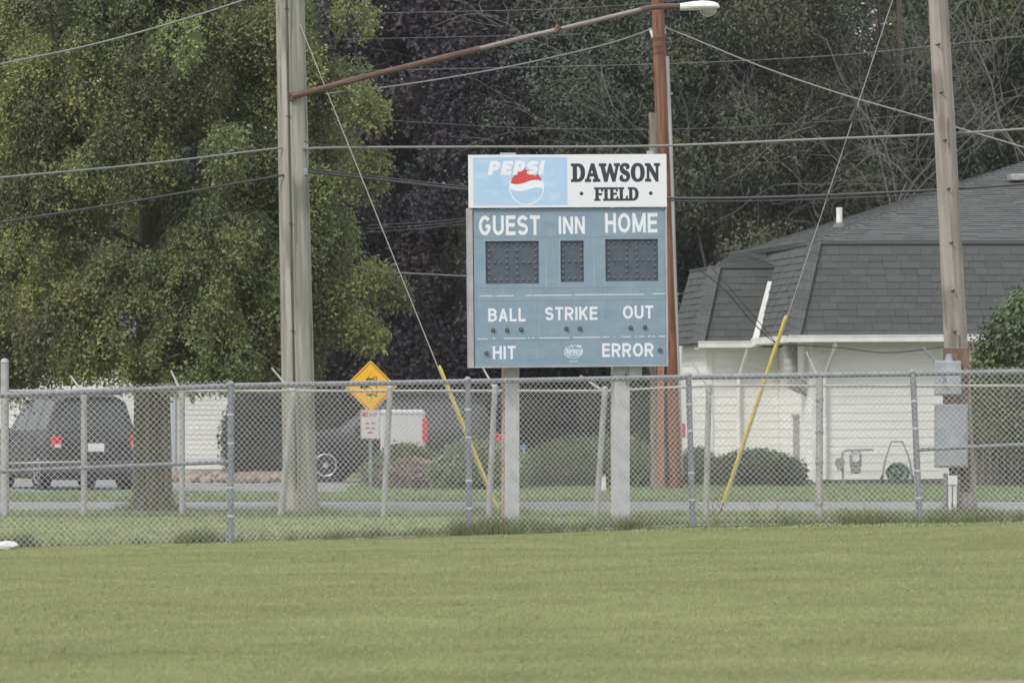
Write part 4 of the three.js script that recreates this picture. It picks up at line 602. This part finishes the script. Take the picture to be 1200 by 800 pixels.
{ // gas meter and hose reel against the house wall
  const gm = mottled([0.24, 0.25, 0.26], [0.34, 0.35, 0.36], 0.3, 0.5, { metal: 0.2, sd: 101 }), o = onG(1000, 99.2), t = thing('gas_meter', 'grey gas meter with piping on the white house wall', 'gas meter', o);
  mesh('meter_body', [rbox(0.24, 0.3, 0.16, 0.05, 0.05, 0.52, 0), rbox(0.2, 0.14, 0.15, 0.04, 0.05, 0.32, 0)], gm, t); mesh('dial', new THREE.CylinderGeometry(0.07, 0.07, 0.03, 18).rotateX(Math.PI / 2).translate(0.05, 0.55, 0.09), M.white, t);
  mesh('pipe', tube([V(-0.2, 0, 0), V(-0.2, 0.4, 0), V(-0.2, 0.66, 0), V(-0.12, 0.71, 0), V(0.05, 0.71, 0), V(0.4, 0.72, -0.02)], 0.022, 8, 40), gm, t); mesh('pipe', rod(V(-0.02, 0.6, 0), V(-0.02, 0.72, 0), 0.02, 0.02, 8), gm, t); mesh('pipe', rod(V(0.12, 0.6, 0), V(0.12, 0.72, 0), 0.02, 0.02, 8), gm, t);
  mesh('regulator', [new THREE.CylinderGeometry(0.1, 0.1, 0.06, 18).rotateX(Math.PI / 2).translate(-0.26, 0.46, 0.03), new THREE.CylinderGeometry(0.05, 0.06, 0.1, 14).translate(-0.26, 0.36, 0.02)], gm, t);
  const r = thing('hose_reel', 'green garden hose wound on a wheeled metal reel by the house wall', 'hose reel', onG(1052, 98.8)), fr = std([0.3, 0.29, 0.28], 0.5, 0.4), k = (x, y, z = 0) => V(x, y, z);
  for (const z of [-0.13, 0.13]) mesh('frame', tube([k(-0.3, 0.05, z), k(-0.25, 0.45, z * 0.8), k(-0.12, 0.88, z * 0.3)], 0.014, 6, 20), fr, r), mesh('frame', tube([k(0.3, 0.05, z), k(0.24, 0.5, z * 0.8), k(0.1, 0.88, z * 0.3)], 0.014, 6, 20), fr, r);
  mesh('handle', rod(k(-0.13, 0.88), k(0.11, 0.88), 0.016, 0.016, 8), fr, r);
  const hs = []; for (let l = 0; l < 3; l++) for (let i = 0; i < 7; i++) hs.push(new THREE.TorusGeometry(0.06 + l * 0.058 + rr(-0.014, 0.014), 0.016, 6, 20).scale(1.15, 1, 1).rotateX(rr(-0.12, 0.12)).translate(rr(-0.02, 0.02), 0.28 + rr(-0.015, 0.015), -0.1 + i * 0.033)); mesh('hose', hs, mottled([0.045, 0.10, 0.075], [0.08, 0.15, 0.115], 0.2, 0.6, { sd: 104 }), r);
  mesh('axle', rod(V(0, 0.28, -0.16), V(0, 0.28, 0.16), 0.02, 0.02, 8), fr, r); for (const x of [-0.22, 0.22]) mesh('wheel', new THREE.TorusGeometry(0.09, 0.025, 8, 18).rotateY(Math.PI / 2).translate(x * 1.4, 0.11, 0.1), M.rubber, r);
}
{ // grey board fence beside the house
  const t = thing('board_fence', 'grey weathered board fence under the yellow green shrub', 'fence', onG(1140, 96.9)); const w = 0.135;
  for (let i = 0; i < 22; i++) { const p = mesh('plank', box(w - 0.006, 1.62 + rr(-0.008, 0.008), 0.018, 0, 0.83, 0), i % 3 ? M.woodStub : M.bark, t); p.position.set(i * w, 0, rr(-0.006, 0.006)); }
  for (const y of [0.3, 1.35]) mesh('rail', box(22 * w, 0.09, 0.04, 11 * w - 0.07, y, -0.035), M.woodGrey, t);
}
{ // white building on the left
  const D = 118, a = onG(-70, D), b = onG(270, D), W = b.x - a.x, t = thing('white_building', 'long white sided building behind the dark parked car and tree trunk', 'building', a), ws = [[0.72, 0.71, 0.72], [0.68, 0.675, 0.68]].map((c, i) => mottled(c.map((x) => x * 0.95), c.map((x) => x * 1.05), 1.2, 0.6, { sd: 110 + i, n: 128 }));
  mesh('wall', box(W, 3.1, 5, W / 2, 1.5, -2.51), ws[0], t); const g = new THREE.Group(); g.name = 'siding'; t.add(g); boards(g, V(0, 0.12, -0.005), V(1, 0, 0), W, 2.95, 0.115, ws, 'siding_board', 0.022);
  mesh('foundation', box(W, 0.2, 0.1, W / 2, 0.03, -0.035), std([0.25, 0.24, 0.23], 0.95), t);
  mesh('corner_trim', box(0.1, 3, 0.04, W - 0.05, 1.55, 0.02), M.white, t); const dx = onG(203, D).x - a.x; mesh('downspout', box(0.09, 2.9, 0.07, dx, 1.55, 0.05), std([0.42, 0.44, 0.52], 0.5), t);
  mesh('roof', [slab([V(-0.4, 3.0, 0.45), V(W + 0.3, 3.0, 0.45), V(W + 0.3, 4.3, -2.5), V(-0.4, 4.3, -2.5)], 0.1), slab([V(-0.4, 4.3, -2.5), V(W + 0.3, 4.3, -2.5), V(W + 0.3, 3, -5.5), V(-0.4, 3, -5.5)], 0.1)], shingleMats[1], t);
}
{ // stone edging of the bed and a pale walk
  const t = thing('stone_border', 'rough tan stones edging the bed beside the parking area', 'stone border', onG(260, 107)), ms = [[0.24, 0.2, 0.17], [0.3, 0.25, 0.2], [0.25, 0.16, 0.13], [0.2, 0.18, 0.16]].map((c, i) => mottled(c.map((x) => x * 0.8), c.map((x) => x * 1.15), 0.4, 0.95, { sd: 120 + i, n: 64 }));
  const sg = [0, 1, 2].map(() => { const g = new THREE.IcosahedronGeometry(1, 1), p = g.attributes.position; for (let i = 0; i < p.count; i++) { const v = V().fromBufferAttribute(p, i), k = 0.8 + 0.4 * hash(Math.round(v.x * 9), Math.round(v.y * 9 + v.z * 31), 5 + rnd() * 0); p.setXYZ(i, v.x * k, v.y * k * 0.7, v.z * k); } g.computeVertexNormals(); return muv(g); });
  for (let i = 0; i < 130; i++) { const D = rr(103.5, 112), q = onG(rr(172, 348), D).sub(t.position), m = mesh('stone', sg[i % 3], ms[i % 4], t), s = rr(0.08, 0.17); m.position.set(q.x, s * 0.4, q.z); m.scale.set(s * rr(0.9, 1.5), s, s); m.rotation.y = rr(0, 6); }
}
sheet('walkway', [[-4.1, 92.2], [-1.2, 92.4], [-1.1, 93.6], [-4.1, 93.4]], 0.012, mottled([0.42, 0.36, 0.33], [0.55, 0.49, 0.46], 1, 0.95, { sd: 130 }));

// ------------------------------------------------------------------ vehicles: lofted bodies, x = 0 at the rear bumper
function car(label, o, turn, { paint, glass, trim, h = 1.72, w = 0.91, len = 4.6 }) {
  const t = thing('parked_car', label, 'car', o); t.rotation.y = turn;
  const st = [[0, 0.62, 0.8], [0.02, 0.95, 0.87], [0.1, 1.06, 0.93], [0.2, 1.3, 0.965], [0.34, h - 0.07, 1], [0.6, h - 0.01, 1], [1.6, h + 0.02, 1], [2.5, h - 0.03, 1], [2.75, h - 0.12, 1], [3.35, 1.14, 1], [3.5, 1.09, 1], [4.2, 0.98, 0.96], [4.5, 0.84, 0.88], [len, 0.6, 0.78]];
  const at = (x) => { for (let i = 1; i < st.length; i++) if (x <= st[i][0]) { const a = st[i - 1], b = st[i], k = (x - a[0]) / (b[0] - a[0]); return [a[1] + (b[1] - a[1]) * k, a[2] + (b[2] - a[2]) * k]; } return st[st.length - 1].slice(1); };
  const sec = (x) => { const [yT, k] = at(x), W = w * k, m = (y) => Math.min(y, yT), roof = Math.max(0, yT - 1.06) / (h - 1.06); return [[0, 0.2], [W * 0.86, 0.2], [W * 0.96, 0.27], [W, 0.46], [W, m(0.8)], [W * 0.985, m(0.98)], [W * 0.95, m(1.06)], [W * (0.93 - 0.22 * roof), m(Math.max(1.06, yT - 0.09))], [W * (0.84 - 0.32 * roof), yT - 0.01], [0, yT + 0.02]]; };
  const loft = (xs, j0, j1, off, subset) => { const pos = [], idx = []; for (const x of xs) { const q = sec(x); for (let j = j0; j <= j1; j++) for (let s = 0; s < 1; s++) pos.push(x, q[j][1], q[j][0]); } const n = j1 - j0 + 1; for (let i = 0; i < xs.length - 1; i++) for (let j = 0; j < n - 1; j++) { const a = i * n + j; idx.push(a, a + 1, a + n, a + 1, a + n + 1, a + n); } const g = new THREE.BufferGeometry(); g.setAttribute('position', new THREE.Float32BufferAttribute(pos, 3)); g.setIndex(idx); return g; };
  const mir = (g) => { const a = g.toNonIndexed(), b = a.clone().scale(1, 1, -1); const m = mergeGeometries([a, b]); return toCreasedNormals(m, 0.6); };
  const xs = []; for (let i = 1; i < st.length; i++) for (let k = 0; k < 4; k++) xs.push(st[i - 1][0] + (st[i][0] - st[i - 1][0]) * k / 4); xs.push(len);
  const end = (x) => { const q = sec(x), g = new THREE.ShapeGeometry(new THREE.Shape([...q.map(([z, y]) => new THREE.Vector2(z, y)), ...q.slice(1, -1).reverse().map(([z, y]) => new THREE.Vector2(-z, y))])); g.rotateY(-Math.PI / 2).translate(x, 0, 0); return g; };
  const strip = (g) => { const q = g.index ? g.toNonIndexed() : g; for (const k of Object.keys(q.attributes)) if (!['position', 'normal'].includes(k)) q.deleteAttribute(k); return q; };
  const body = mesh('body', mergeGeometries([strip(mir(loft(xs, 0, 9))), strip(end(0)), strip(end(len))]), paint, t);
  // glass panes laid a few millimetres proud of the cabin
  const pane = (name, x0, x1, f0, f1) => { const n = 8; for (const s of [-1, 1]) { const pos = [], idx = []; for (let i = 0; i <= n; i++) { const x = x0 + (x1 - x0) * i / n, q = sec(x); for (let j = 0; j < 2; j++) { const f = j ? f1 : f0, y = q[6][1] + (q[7][1] - q[6][1]) * f, z = q[6][0] + (q[7][0] - q[6][0]) * f; pos.push(x, y, s * (z + 0.006)); } } for (let i = 0; i < n; i++) { const a = i * 2; idx.push(a, a + 1, a + 2, a + 1, a + 3, a + 2); } const g = new THREE.BufferGeometry(); g.setAttribute('position', new THREE.Float32BufferAttribute(pos, 3)); g.setIndex(idx); g.computeVertexNormals(); mesh(name, g, glass, t); } };
  pane('side_window', 0.45, 1.1, 0.12, 0.95); pane('side_window', 1.18, 1.98, 0.08, 0.95); pane('side_window', 2.06, 2.72, 0.08, 0.93);
  const across = (name, x0, x1, lift) => { const pos = [], idx = [], n = 6; for (let i = 0; i <= n; i++) { const x = x0 + (x1 - x0) * i / n, q = sec(x); for (const s of [-1, 0, 1]) pos.push(x + lift[0], q[s ? 8 : 9][1] + lift[1], s * q[8][0] * 0.97); } for (let i = 0; i < n; i++) for (let j = 0; j < 2; j++) { const a = i * 3 + j; idx.push(a, a + 1, a + 3, a + 1, a + 4, a + 3); } const g = new THREE.BufferGeometry(); g.setAttribute('position', new THREE.Float32BufferAttribute(pos, 3)); g.setIndex(idx); g.computeVertexNormals(); mesh(name, g, glass, t); };
  across('rear_window', 0.115, 0.31, [-0.012, 0.006]); across('windscreen', 2.8, 3.3, [0.008, 0.012]);
  // bumpers, lamps, plate, mirrors, rails
  mesh('rear_bumper', rbox(0.16, 0.26, w * 1.78, 0.06, 0.03, 0.42, 0), trim, t); mesh('front_bumper', rbox(0.2, 0.22, w * 1.6, 0.05, len - 0.02, 0.46, 0), trim, t);
  const red = std([0.55, 0.03, 0.03], 0.25), clear = std([0.6, 0.6, 0.62], 0.15);
  for (const s of [-1, 1]) { const l = mesh('tail_light', rbox(0.16, 0.22, 0.17, 0.03, 0.045, 0.9, s * w * 0.83), red, t); mesh('reversing_lens', rbox(0.03, 0.07, 0.12, 0.01, -0.035, 0.83, s * w * 0.82), clear, l); mesh('headlight', rbox(0.16, 0.14, 0.3, 0.04, len - 0.13, 0.76, s * w * 0.66), clear, t); mesh('mirror', rbox(0.12, 0.14, 0.2, 0.04, 2.95, 1.1, s * (w + 0.09)), paint, t); mesh('roof_rail', tube([V(0.55, h - 0.03, s * w * 0.7), V(0.7, h + 0.045, s * w * 0.69), V(1.6, h + 0.07, s * w * 0.68), V(2.3, h + 0.04, s * w * 0.68), V(2.4, h - 0.02, s * w * 0.69)], 0.018, 6, 24), trim, t); for (const x of [1.35, 2.3]) mesh('door_handle', rbox(0.18, 0.035, 0.03, 0.012, x, 0.96, s * (w * 0.985 + 0.008)), trim, t); mesh('side_moulding', box(2.2, 0.05, 0.02, 2.0, 0.62, s * (w + 0.006)), trim, t); }
  for (const x of [1.14, 2.02, 2.92]) mesh('door_seam', [box(0.014, 0.62, 0.012, x, 0.7, w + 0.0005), box(0.014, 0.62, 0.012, x, 0.7, -w - 0.0005)], M.black, t); mesh('licence_plate', rbox(0.02, 0.15, 0.31, 0.006, -0.012, 0.8, 0), M.white, t); mesh('plate_recess', box(0.012, 0.22, 0.5, -0.002, 0.81, 0), trim, t); mesh('spoiler', rbox(0.2, 0.04, w * 1.3, 0.015, 0.3, h + 0.0, 0), paint, t);
  const chrome = std([0.62, 0.63, 0.65], 0.25, 0.9), R = 0.36;
  for (const x of [0.86, 3.62]) for (const s of [-1, 1]) {
    const wh = new THREE.Group(); wh.name = 'wheel'; wh.position.set(x, R, s * (w - 0.1)); wh.rotation.y = s > 0 ? 0 : Math.PI; t.add(wh);
    mesh('tyre', new THREE.LatheGeometry([[0.22, -0.1], [0.34, -0.11], [R, -0.08], [R, 0.08], [0.34, 0.11], [0.235, 0.1]].map(([a, b]) => new THREE.Vector2(a, b)), 32).rotateX(Math.PI / 2), M.rubber, wh);
    const g = [new THREE.TorusGeometry(0.225, 0.018, 8, 32).translate(0, 0, 0.09), new THREE.CylinderGeometry(0.06, 0.07, 0.04, 18).rotateX(Math.PI / 2).translate(0, 0, 0.09)]; for (let k = 0; k < 5; k++) g.push(new THREE.BoxGeometry(0.06, 0.18, 0.03).translate(0, 0.135, 0.085).rotateZ(k * 1.2566)); mesh('rim', g, chrome, wh);
    mesh('brake_disc', new THREE.CylinderGeometry(0.2, 0.2, 0.02, 24).rotateX(Math.PI / 2), M.black, wh); mesh('wheel_arch', new THREE.CylinderGeometry(0.43, 0.43, 0.03, 28, 1).rotateX(Math.PI / 2).translate(0, 0.03, 0.097 - 0.012 - 0.0), M.black, wh).position.z = -0.0 + 0.0;
  }
  return t;
}
const tint = std([0.03, 0.038, 0.038], 0.3);
car('dark charcoal utility car seen from behind beside the large tree trunk', onG(112, 94), 110 * Math.PI / 180, { paint: new THREE.MeshPhysicalMaterial({ color: new THREE.Color(0.014, 0.014, 0.015), roughness: 0.6, clearcoat: 0.15, clearcoatRoughness: 0.2, side: THREE.DoubleSide }), glass: tint, trim: std([0.05, 0.05, 0.055], 0.6), h: 1.8, w: 0.9 });
car('black car seen from the side beyond the shrubs near the yellow sign', onG(590, 105), Math.PI - 0.06, { paint: new THREE.MeshPhysicalMaterial({ color: new THREE.Color(0.01, 0.01, 0.012), roughness: 0.55, clearcoat: 0.2, clearcoatRoughness: 0.2, side: THREE.DoubleSide }), glass: tint, trim: std([0.03, 0.03, 0.034], 0.5), h: 1.74, w: 0.9, len: 4.5 });
{ // white box with a red edge strip
  const t = thing('white_box', 'white upright box with a red strip at its edge behind the shrubs', 'box', onG(472, 100)); mesh('shell', rbox(0.87, 1.5, 0.7, 0.04, 0, 0.75, 0), std([0.52, 0.52, 0.53], 0.6), t); mesh('lid_seam', rbox(0.89, 0.03, 0.72, 0.01, 0, 1.42, 0), M.palesteel, t); mesh('red_strip', rbox(0.1, 0.46, 0.06, 0.015, 0.44, 1.1, 0.34), std([0.55, 0.05, 0.035], 0.35), t);
}
{ // diamond warning sign with a small plate below
  const D = 94, o = onG(434, D), t = thing('warning_sign', 'yellow diamond warning sign with black figures and a small white plate below', 'road sign', o), k = D / FPX, cy = P(0, 453, D).y;
  const cv = document.createElement('canvas'); cv.width = cv.height = 512; const c = cv.getContext('2d'); c.fillStyle = '#ecb422'; c.fillRect(0, 0, 512, 512);
  for (let i = 0; i < 200; i++) { c.fillStyle = `rgba(${rnd() < 0.5 ? '255,205,80' : '190,130,20'},${rr(0.03, 0.12)})`; c.fillRect(rr(0, 512), rr(0, 512), rr(5, 60), rr(5, 60)); }
  c.translate(256, 256); c.rotate(-Math.PI / 4); c.fillStyle = c.strokeStyle = '#17150f'; c.lineWidth = 9; c.save(); c.rotate(Math.PI / 4); c.strokeRect(-232, -232, 464, 464); c.restore(); c.lineCap = 'round';
  // two playing figures
  const fig = (x, y, s) => { c.save(); c.translate(x, y); c.scale(s, s); c.beginPath(); c.arc(0, -62, 19, 0, 7); c.fill(); c.lineWidth = 25; c.beginPath(); c.moveTo(0, -30); c.lineTo(4, 22); c.stroke(); c.lineWidth = 13; c.beginPath(); c.moveTo(0, -30); c.lineTo(-42, -8); c.moveTo(0, -30); c.lineTo(42, -42); c.moveTo(4, 20); c.lineTo(-26, 78); c.moveTo(4, 20); c.lineTo(38, 62); c.stroke(); c.restore(); };
  fig(-6, -60, 1.0); fig(-110, 20, 0.9); fig(100, 10, 0.9); c.fillRect(-150, 78, 300, 10);
  const tx = new THREE.CanvasTexture(cv); tx.colorSpace = THREE.SRGBColorSpace;
  const s = 31 * k * Math.SQRT2, pl = new THREE.Shape(), r = 0.04, h = s / 2; pl.moveTo(-h + r, -h); pl.lineTo(h - r, -h); pl.quadraticCurveTo(h, -h, h, -h + r); pl.lineTo(h, h - r); pl.quadraticCurveTo(h, h, h - r, h); pl.lineTo(-h + r, h); pl.quadraticCurveTo(-h, h, -h, h - r); pl.lineTo(-h, -h + r); pl.quadraticCurveTo(-h, -h, -h + r, -h);
  const g = new THREE.ExtrudeGeometry(pl, { depth: 0.004, bevelEnabled: false }), uv = g.attributes.uv, p = g.attributes.position; for (let i = 0; i < p.count; i++) uv.setXY(i, p.getX(i) / s + 0.5, p.getY(i) / s + 0.5);
  const q = mesh('diamond_plate', g, std([0.9, 0.9, 0.9], 0.5, 0, { map: tx }), t); q.position.set(0, cy, 0.04); q.rotation.z = Math.PI / 4;
  mesh('post', rbox(0.06, cy + 0.35, 0.035, 0.008, 0, (cy + 0.3) / 2, 0), M.steel, t);
  const c2 = document.createElement('canvas'); c2.width = 256; c2.height = 384; const d = c2.getContext('2d'); d.fillStyle = '#c6c3c4'; d.fillRect(0, 0, 256, 384); d.strokeStyle = '#9d8f92'; d.lineWidth = 7; d.strokeRect(10, 10, 236, 364); d.fillStyle = '#b6615c'; d.fillRect(18, 34, 80, 60); d.fillStyle = '#8b7f86'; d.fillRect(110, 44, 110, 18); d.fillRect(110, 72, 90, 14); d.fillStyle = '#a0686c'; for (const [x, y, w] of [[70, 170, 46], [140, 166, 50], [60, 230, 60], [136, 234, 56], [90, 290, 80]]) d.fillRect(x, y, w, 24);
  const t2 = new THREE.CanvasTexture(c2); t2.colorSpace = THREE.SRGBColorSpace; const W = 23 * k, HH = 34 * k, g2 = new THREE.BoxGeometry(W, HH, 0.004); mesh('lower_plate', g2, std([0.9, 0.9, 0.9], 0.5, 0, { map: t2 }), t).position.set(0, P(0, 497, D).y, 0.045);
  for (const y of [cy + 0.25, cy - 0.25]) mesh('bolt', new THREE.CylinderGeometry(0.012, 0.012, 0.012, 8).rotateX(Math.PI / 2).translate(0, y, 0.05), M.steel, t);
}
for (const [px, py, D] of [[543, 516, 93.5], [614, 523, 93.8]]) { const o = onG(px, D), y = P(0, py, D).y, t = thing('garden_pinwheel', px < 560 ? 'small blue pinwheel beside the loose pale shrub' : 'small blue pinwheel in front of the long dark hedge', 'pinwheel', o, 'blue garden pinwheels'); mesh('stick', rod(V(), V(0, y, 0), 0.008, 0.008, 6), M.white, t); for (let k = 0; k < 5; k++) { const a = k * 1.2566, u = V(Math.cos(a), Math.sin(a), 0), s = V(-u.y, u.x, 0); mesh('vane', slab([V(0, y, 0.02), V(0, y, 0.02).addScaledVector(u, 0.075), V(0, y, 0.035).addScaledVector(u, 0.05).addScaledVector(s, 0.045)], 0.003), std([0.13, 0.28, 0.62], 0.5), t); } }
{ const t = thing('utility_marker', 'short white marker stake standing in front of the long dark hedge', 'marker', onG(707, 91)); mesh('stake', rbox(0.1, 0.32, 0.05, 0.015, 0, 0.14, 0), M.white, t); mesh('cap', rbox(0.11, 0.04, 0.06, 0.012, 0, 0.31, 0), M.palesteel, t); }
{ // crumpled white litter in the grass
  const g = new THREE.IcosahedronGeometry(0.1, 3), p = g.attributes.position; for (let i = 0; i < p.count; i++) { const v = V().fromBufferAttribute(p, i), k = 0.72 + 0.5 * fbm(v.x * 18 + 40, v.y * 18 + v.z * 11 + 40, 0, 3, 9); p.setXYZ(i, v.x * k * 1.25, v.y * k * 0.62, v.z * k); } g.computeVertexNormals(); const o = onG(8, 56.6); o.y += 0.05; const m = tag(mesh('plastic_bag', toCreasedNormals(g, 0.5), std([0.5, 0.5, 0.49], 0.7)), 'crumpled white plastic bag lying in the grass by the fence', 'litter'); m.position.copy(o);
}

// ------------------------------------------------------------------ grass
function tuftGeo(n, h, w, r, lean, dry) {
  const pos = [], col = []; for (let i = 0; i < n; i++) { const a = rr(0, 6.28), q = r * Math.sqrt(rnd()), x = Math.cos(a) * q, z = Math.sin(a) * q, b = rr(0, 6.28), hh = h * rr(0.5, 1.15), lx = Math.cos(b) * hh * lean * rnd(), lz = Math.sin(b) * hh * lean * rnd(), c = rr(0, 6.28), dx = Math.cos(c) * w / 2, dz = Math.sin(c) * w / 2, k = rnd() < dry ? [1.4, 1.22, 1.2] : [rr(0.8, 1.15), rr(0.85, 1.12), rr(0.7, 1.1)];
    const m = [x + lx * 0.35, hh * 0.6, z + lz * 0.35];
    for (const v of [[x - dx, -0.005, z - dz], [x + dx, -0.005, z + dz], [m[0] + dx * 0.8, m[1], m[2] + dz * 0.8], [x - dx, -0.005, z - dz], [m[0] + dx * 0.8, m[1], m[2] + dz * 0.8], [m[0] - dx * 0.8, m[1], m[2] - dz * 0.8], [m[0] - dx * 0.8, m[1], m[2] - dz * 0.8], [m[0] + dx * 0.8, m[1], m[2] + dz * 0.8], [x + lx, hh, z + lz]]) { pos.push(...v); col.push(...k); } }
  const g = new THREE.BufferGeometry(); g.setAttribute('position', new THREE.Float32BufferAttribute(pos, 3)); g.setAttribute('color', new THREE.Float32BufferAttribute(col, 3)); g.computeVertexNormals(); return g;
}
function grass(name, label, geo, mat, pts) {
  const im = new THREE.InstancedMesh(geo, mat, pts.length); im.name = numbered(name); pts.forEach(([x, D, s, c], i) => { DUM.position.set(x, ground(x, -D), -D); DUM.rotation.set(0, rr(0, 6.28), 0); DUM.scale.setScalar(s); DUM.scale.y *= rr(0.8, 1.2); DUM.updateMatrix(); im.setMatrixAt(i, DUM.matrix); im.setColorAt(i, COL.setRGB(...c)); });
  im.castShadow = im.receiveShadow = true; scene.add(im); return tag(im, label, 'grass', null, 'stuff');
}
const lawnTone = (x, D) => { const a = fbm(x * 0.16 + 50, D * 0.75, 0, 4, 3), b = fbm(x * 2.2 + 9, D * 1.3, 0, 3, 8), v = 0.72 + 0.28 * a + 0.3 * b, y = smooth(0.5, 0.7, fbm(x * 0.8 + 90, D * 0.5 + 20, 0, 3, 6)); return [v * (1 + 0.03 * y), v, v * (1 + 0.02 * y)]; };
{
  const gm = leafMat([0.264, 0.296, 0.15]), pts = [];
  for (let i = 0; i < 105000; i++) { const D = 27.3 + (62 - 27.3) * Math.pow(rnd(), 1.05), x = rr(-1, 1) * (D * 0.101 + 0.9); if (D < 27.15 + 0.2 * fbm(x * 1.5, 3, 0, 4, 2) - Math.pow((x - 2.2) * 0.09, 2) && rnd() < 0.93) continue; pts.push([x, D, rr(0.75, 1.3) * (0.8 + D / 120), lawnTone(x, D)]); }
  grass('mown_grass', 'short mown yellow green grass of the outfield', tuftGeo(44, 0.015, 0.0023, 0.09, 0.75, 0.1), gm, pts);
  const p2 = []; for (let i = 0; i < 15000; i++) { const D = rr(60, 74.5), x = rr(-1, 1) * (D * 0.101 + 1.5); p2.push([x, D, rr(0.9, 1.6), lawnTone(x + 30, D)]); }
  for (let i = 0; i < 14000; i++) { const D = rr(82.4, 99), x = rr(-1, 1) * (D * 0.101 + 1.5); if (D > 90.4 && x < -2.9) continue; p2.push([x, D, rr(1.3, 2.6), lawnTone(x + 60, D).map((q, k) => q * [0.72, 0.8, 0.72][k])]); }
  grass('verge_grass', 'mown grass of the verges on both sides of the road', tuftGeo(18, 0.032, 0.007, 0.12, 1.0, 0.12), gm, p2);
  // taller uncut tufts along the fence line
  const p3 = [], line = [[-6.4, 57.3], [-3.2, 58.1], [-0.5, 59.7], [2.1, 61.2], [4.9, 61.3], [7.6, 61.6]];
  for (let i = 0; i < 5200; i++) { const u = rnd() * 14 - 6.4; let k = 0; while (k < 4 && line[k + 1][0] < u) k++; const [a, b] = [line[k], line[k + 1]], D = a[1] + (b[1] - a[1]) * (u - a[0]) / (b[0] - a[0]); const clump = fbm(u * 2.2 + 20, 4, 0, 3, 5), dens = smooth(0.45, 0.66, clump) * (u > -2 ? 0.8 : 0.5) + (u > -2.2 && u < 2.6 ? 0.32 : u > 2.6 ? 0.16 : 0.07) + (u > 4.6 && u < 6.2 ? 0.3 : 0); if (rnd() > dens) continue; p3.push([u, D + rr(-0.25, 0.9) * (u > -2 ? 1 : 0.4), rr(0.3, 1.15) * (0.35 + 1.0 * clump), lawnTone(u, D).map((q) => q * rr(0.8, 1.1))]); }
  for (const [px, D] of [[600, 63], [728, 63], [352, 70.9], [178, 74], [1131, 70.3], [584, 70.8]]) { const o = onG(px, D); for (let i = 0; i < 130; i++) { const a = rr(0, 6.28), q = rr(0.12, 0.55); p3.push([o.x + Math.cos(a) * q, D + Math.sin(a) * q * 0.8, rr(0.4, 0.95), lawnTone(o.x, D)]); } }
  for (let i = 0; i < 900; i++) { const D = 69.8 + rr(-0.2, 0.25), x = rr(-1, 1) * 7.6; p3.push([x, D, rr(0.3, 0.7), lawnTone(x, D)]); }
  for (let i = 0; i < 420; i++) { const D = 27.4 + 34 * rnd(), x = rr(-1, 1) * (D * 0.101 + 0.9); p3.push([x, D, rr(0.14, 0.32), lawnTone(x, D).map((q) => q * rr(0.8, 1.5))]); }
  grass('uncut_grass', 'taller dark uncut grass growing along the fence line', tuftGeo(20, 0.2, 0.007, 0.1, 0.65, 0.12), leafMat([0.165, 0.2, 0.09]), p3);
}
{ // dry weeds caught in the roadside fence
  const t = thing('dry_weed', 'bare dark weed stems in the roadside fence beside the yellow guard', 'weed', onG(868, 69.9)), g = []; for (let i = 0; i < 11; i++) { const a = V(rr(-0.5, 0.5), 0, rr(-0.1, 0.1)); g.push(...limb(a, a.clone().add(V(rr(-0.35, 0.35), rr(0.2, 0.5), rr(-0.1, 0.1))), 0.006, 0.002)); } mesh('stems', g, M.bark, t);
}
flag(scene);
renderer.render(scene, camera);
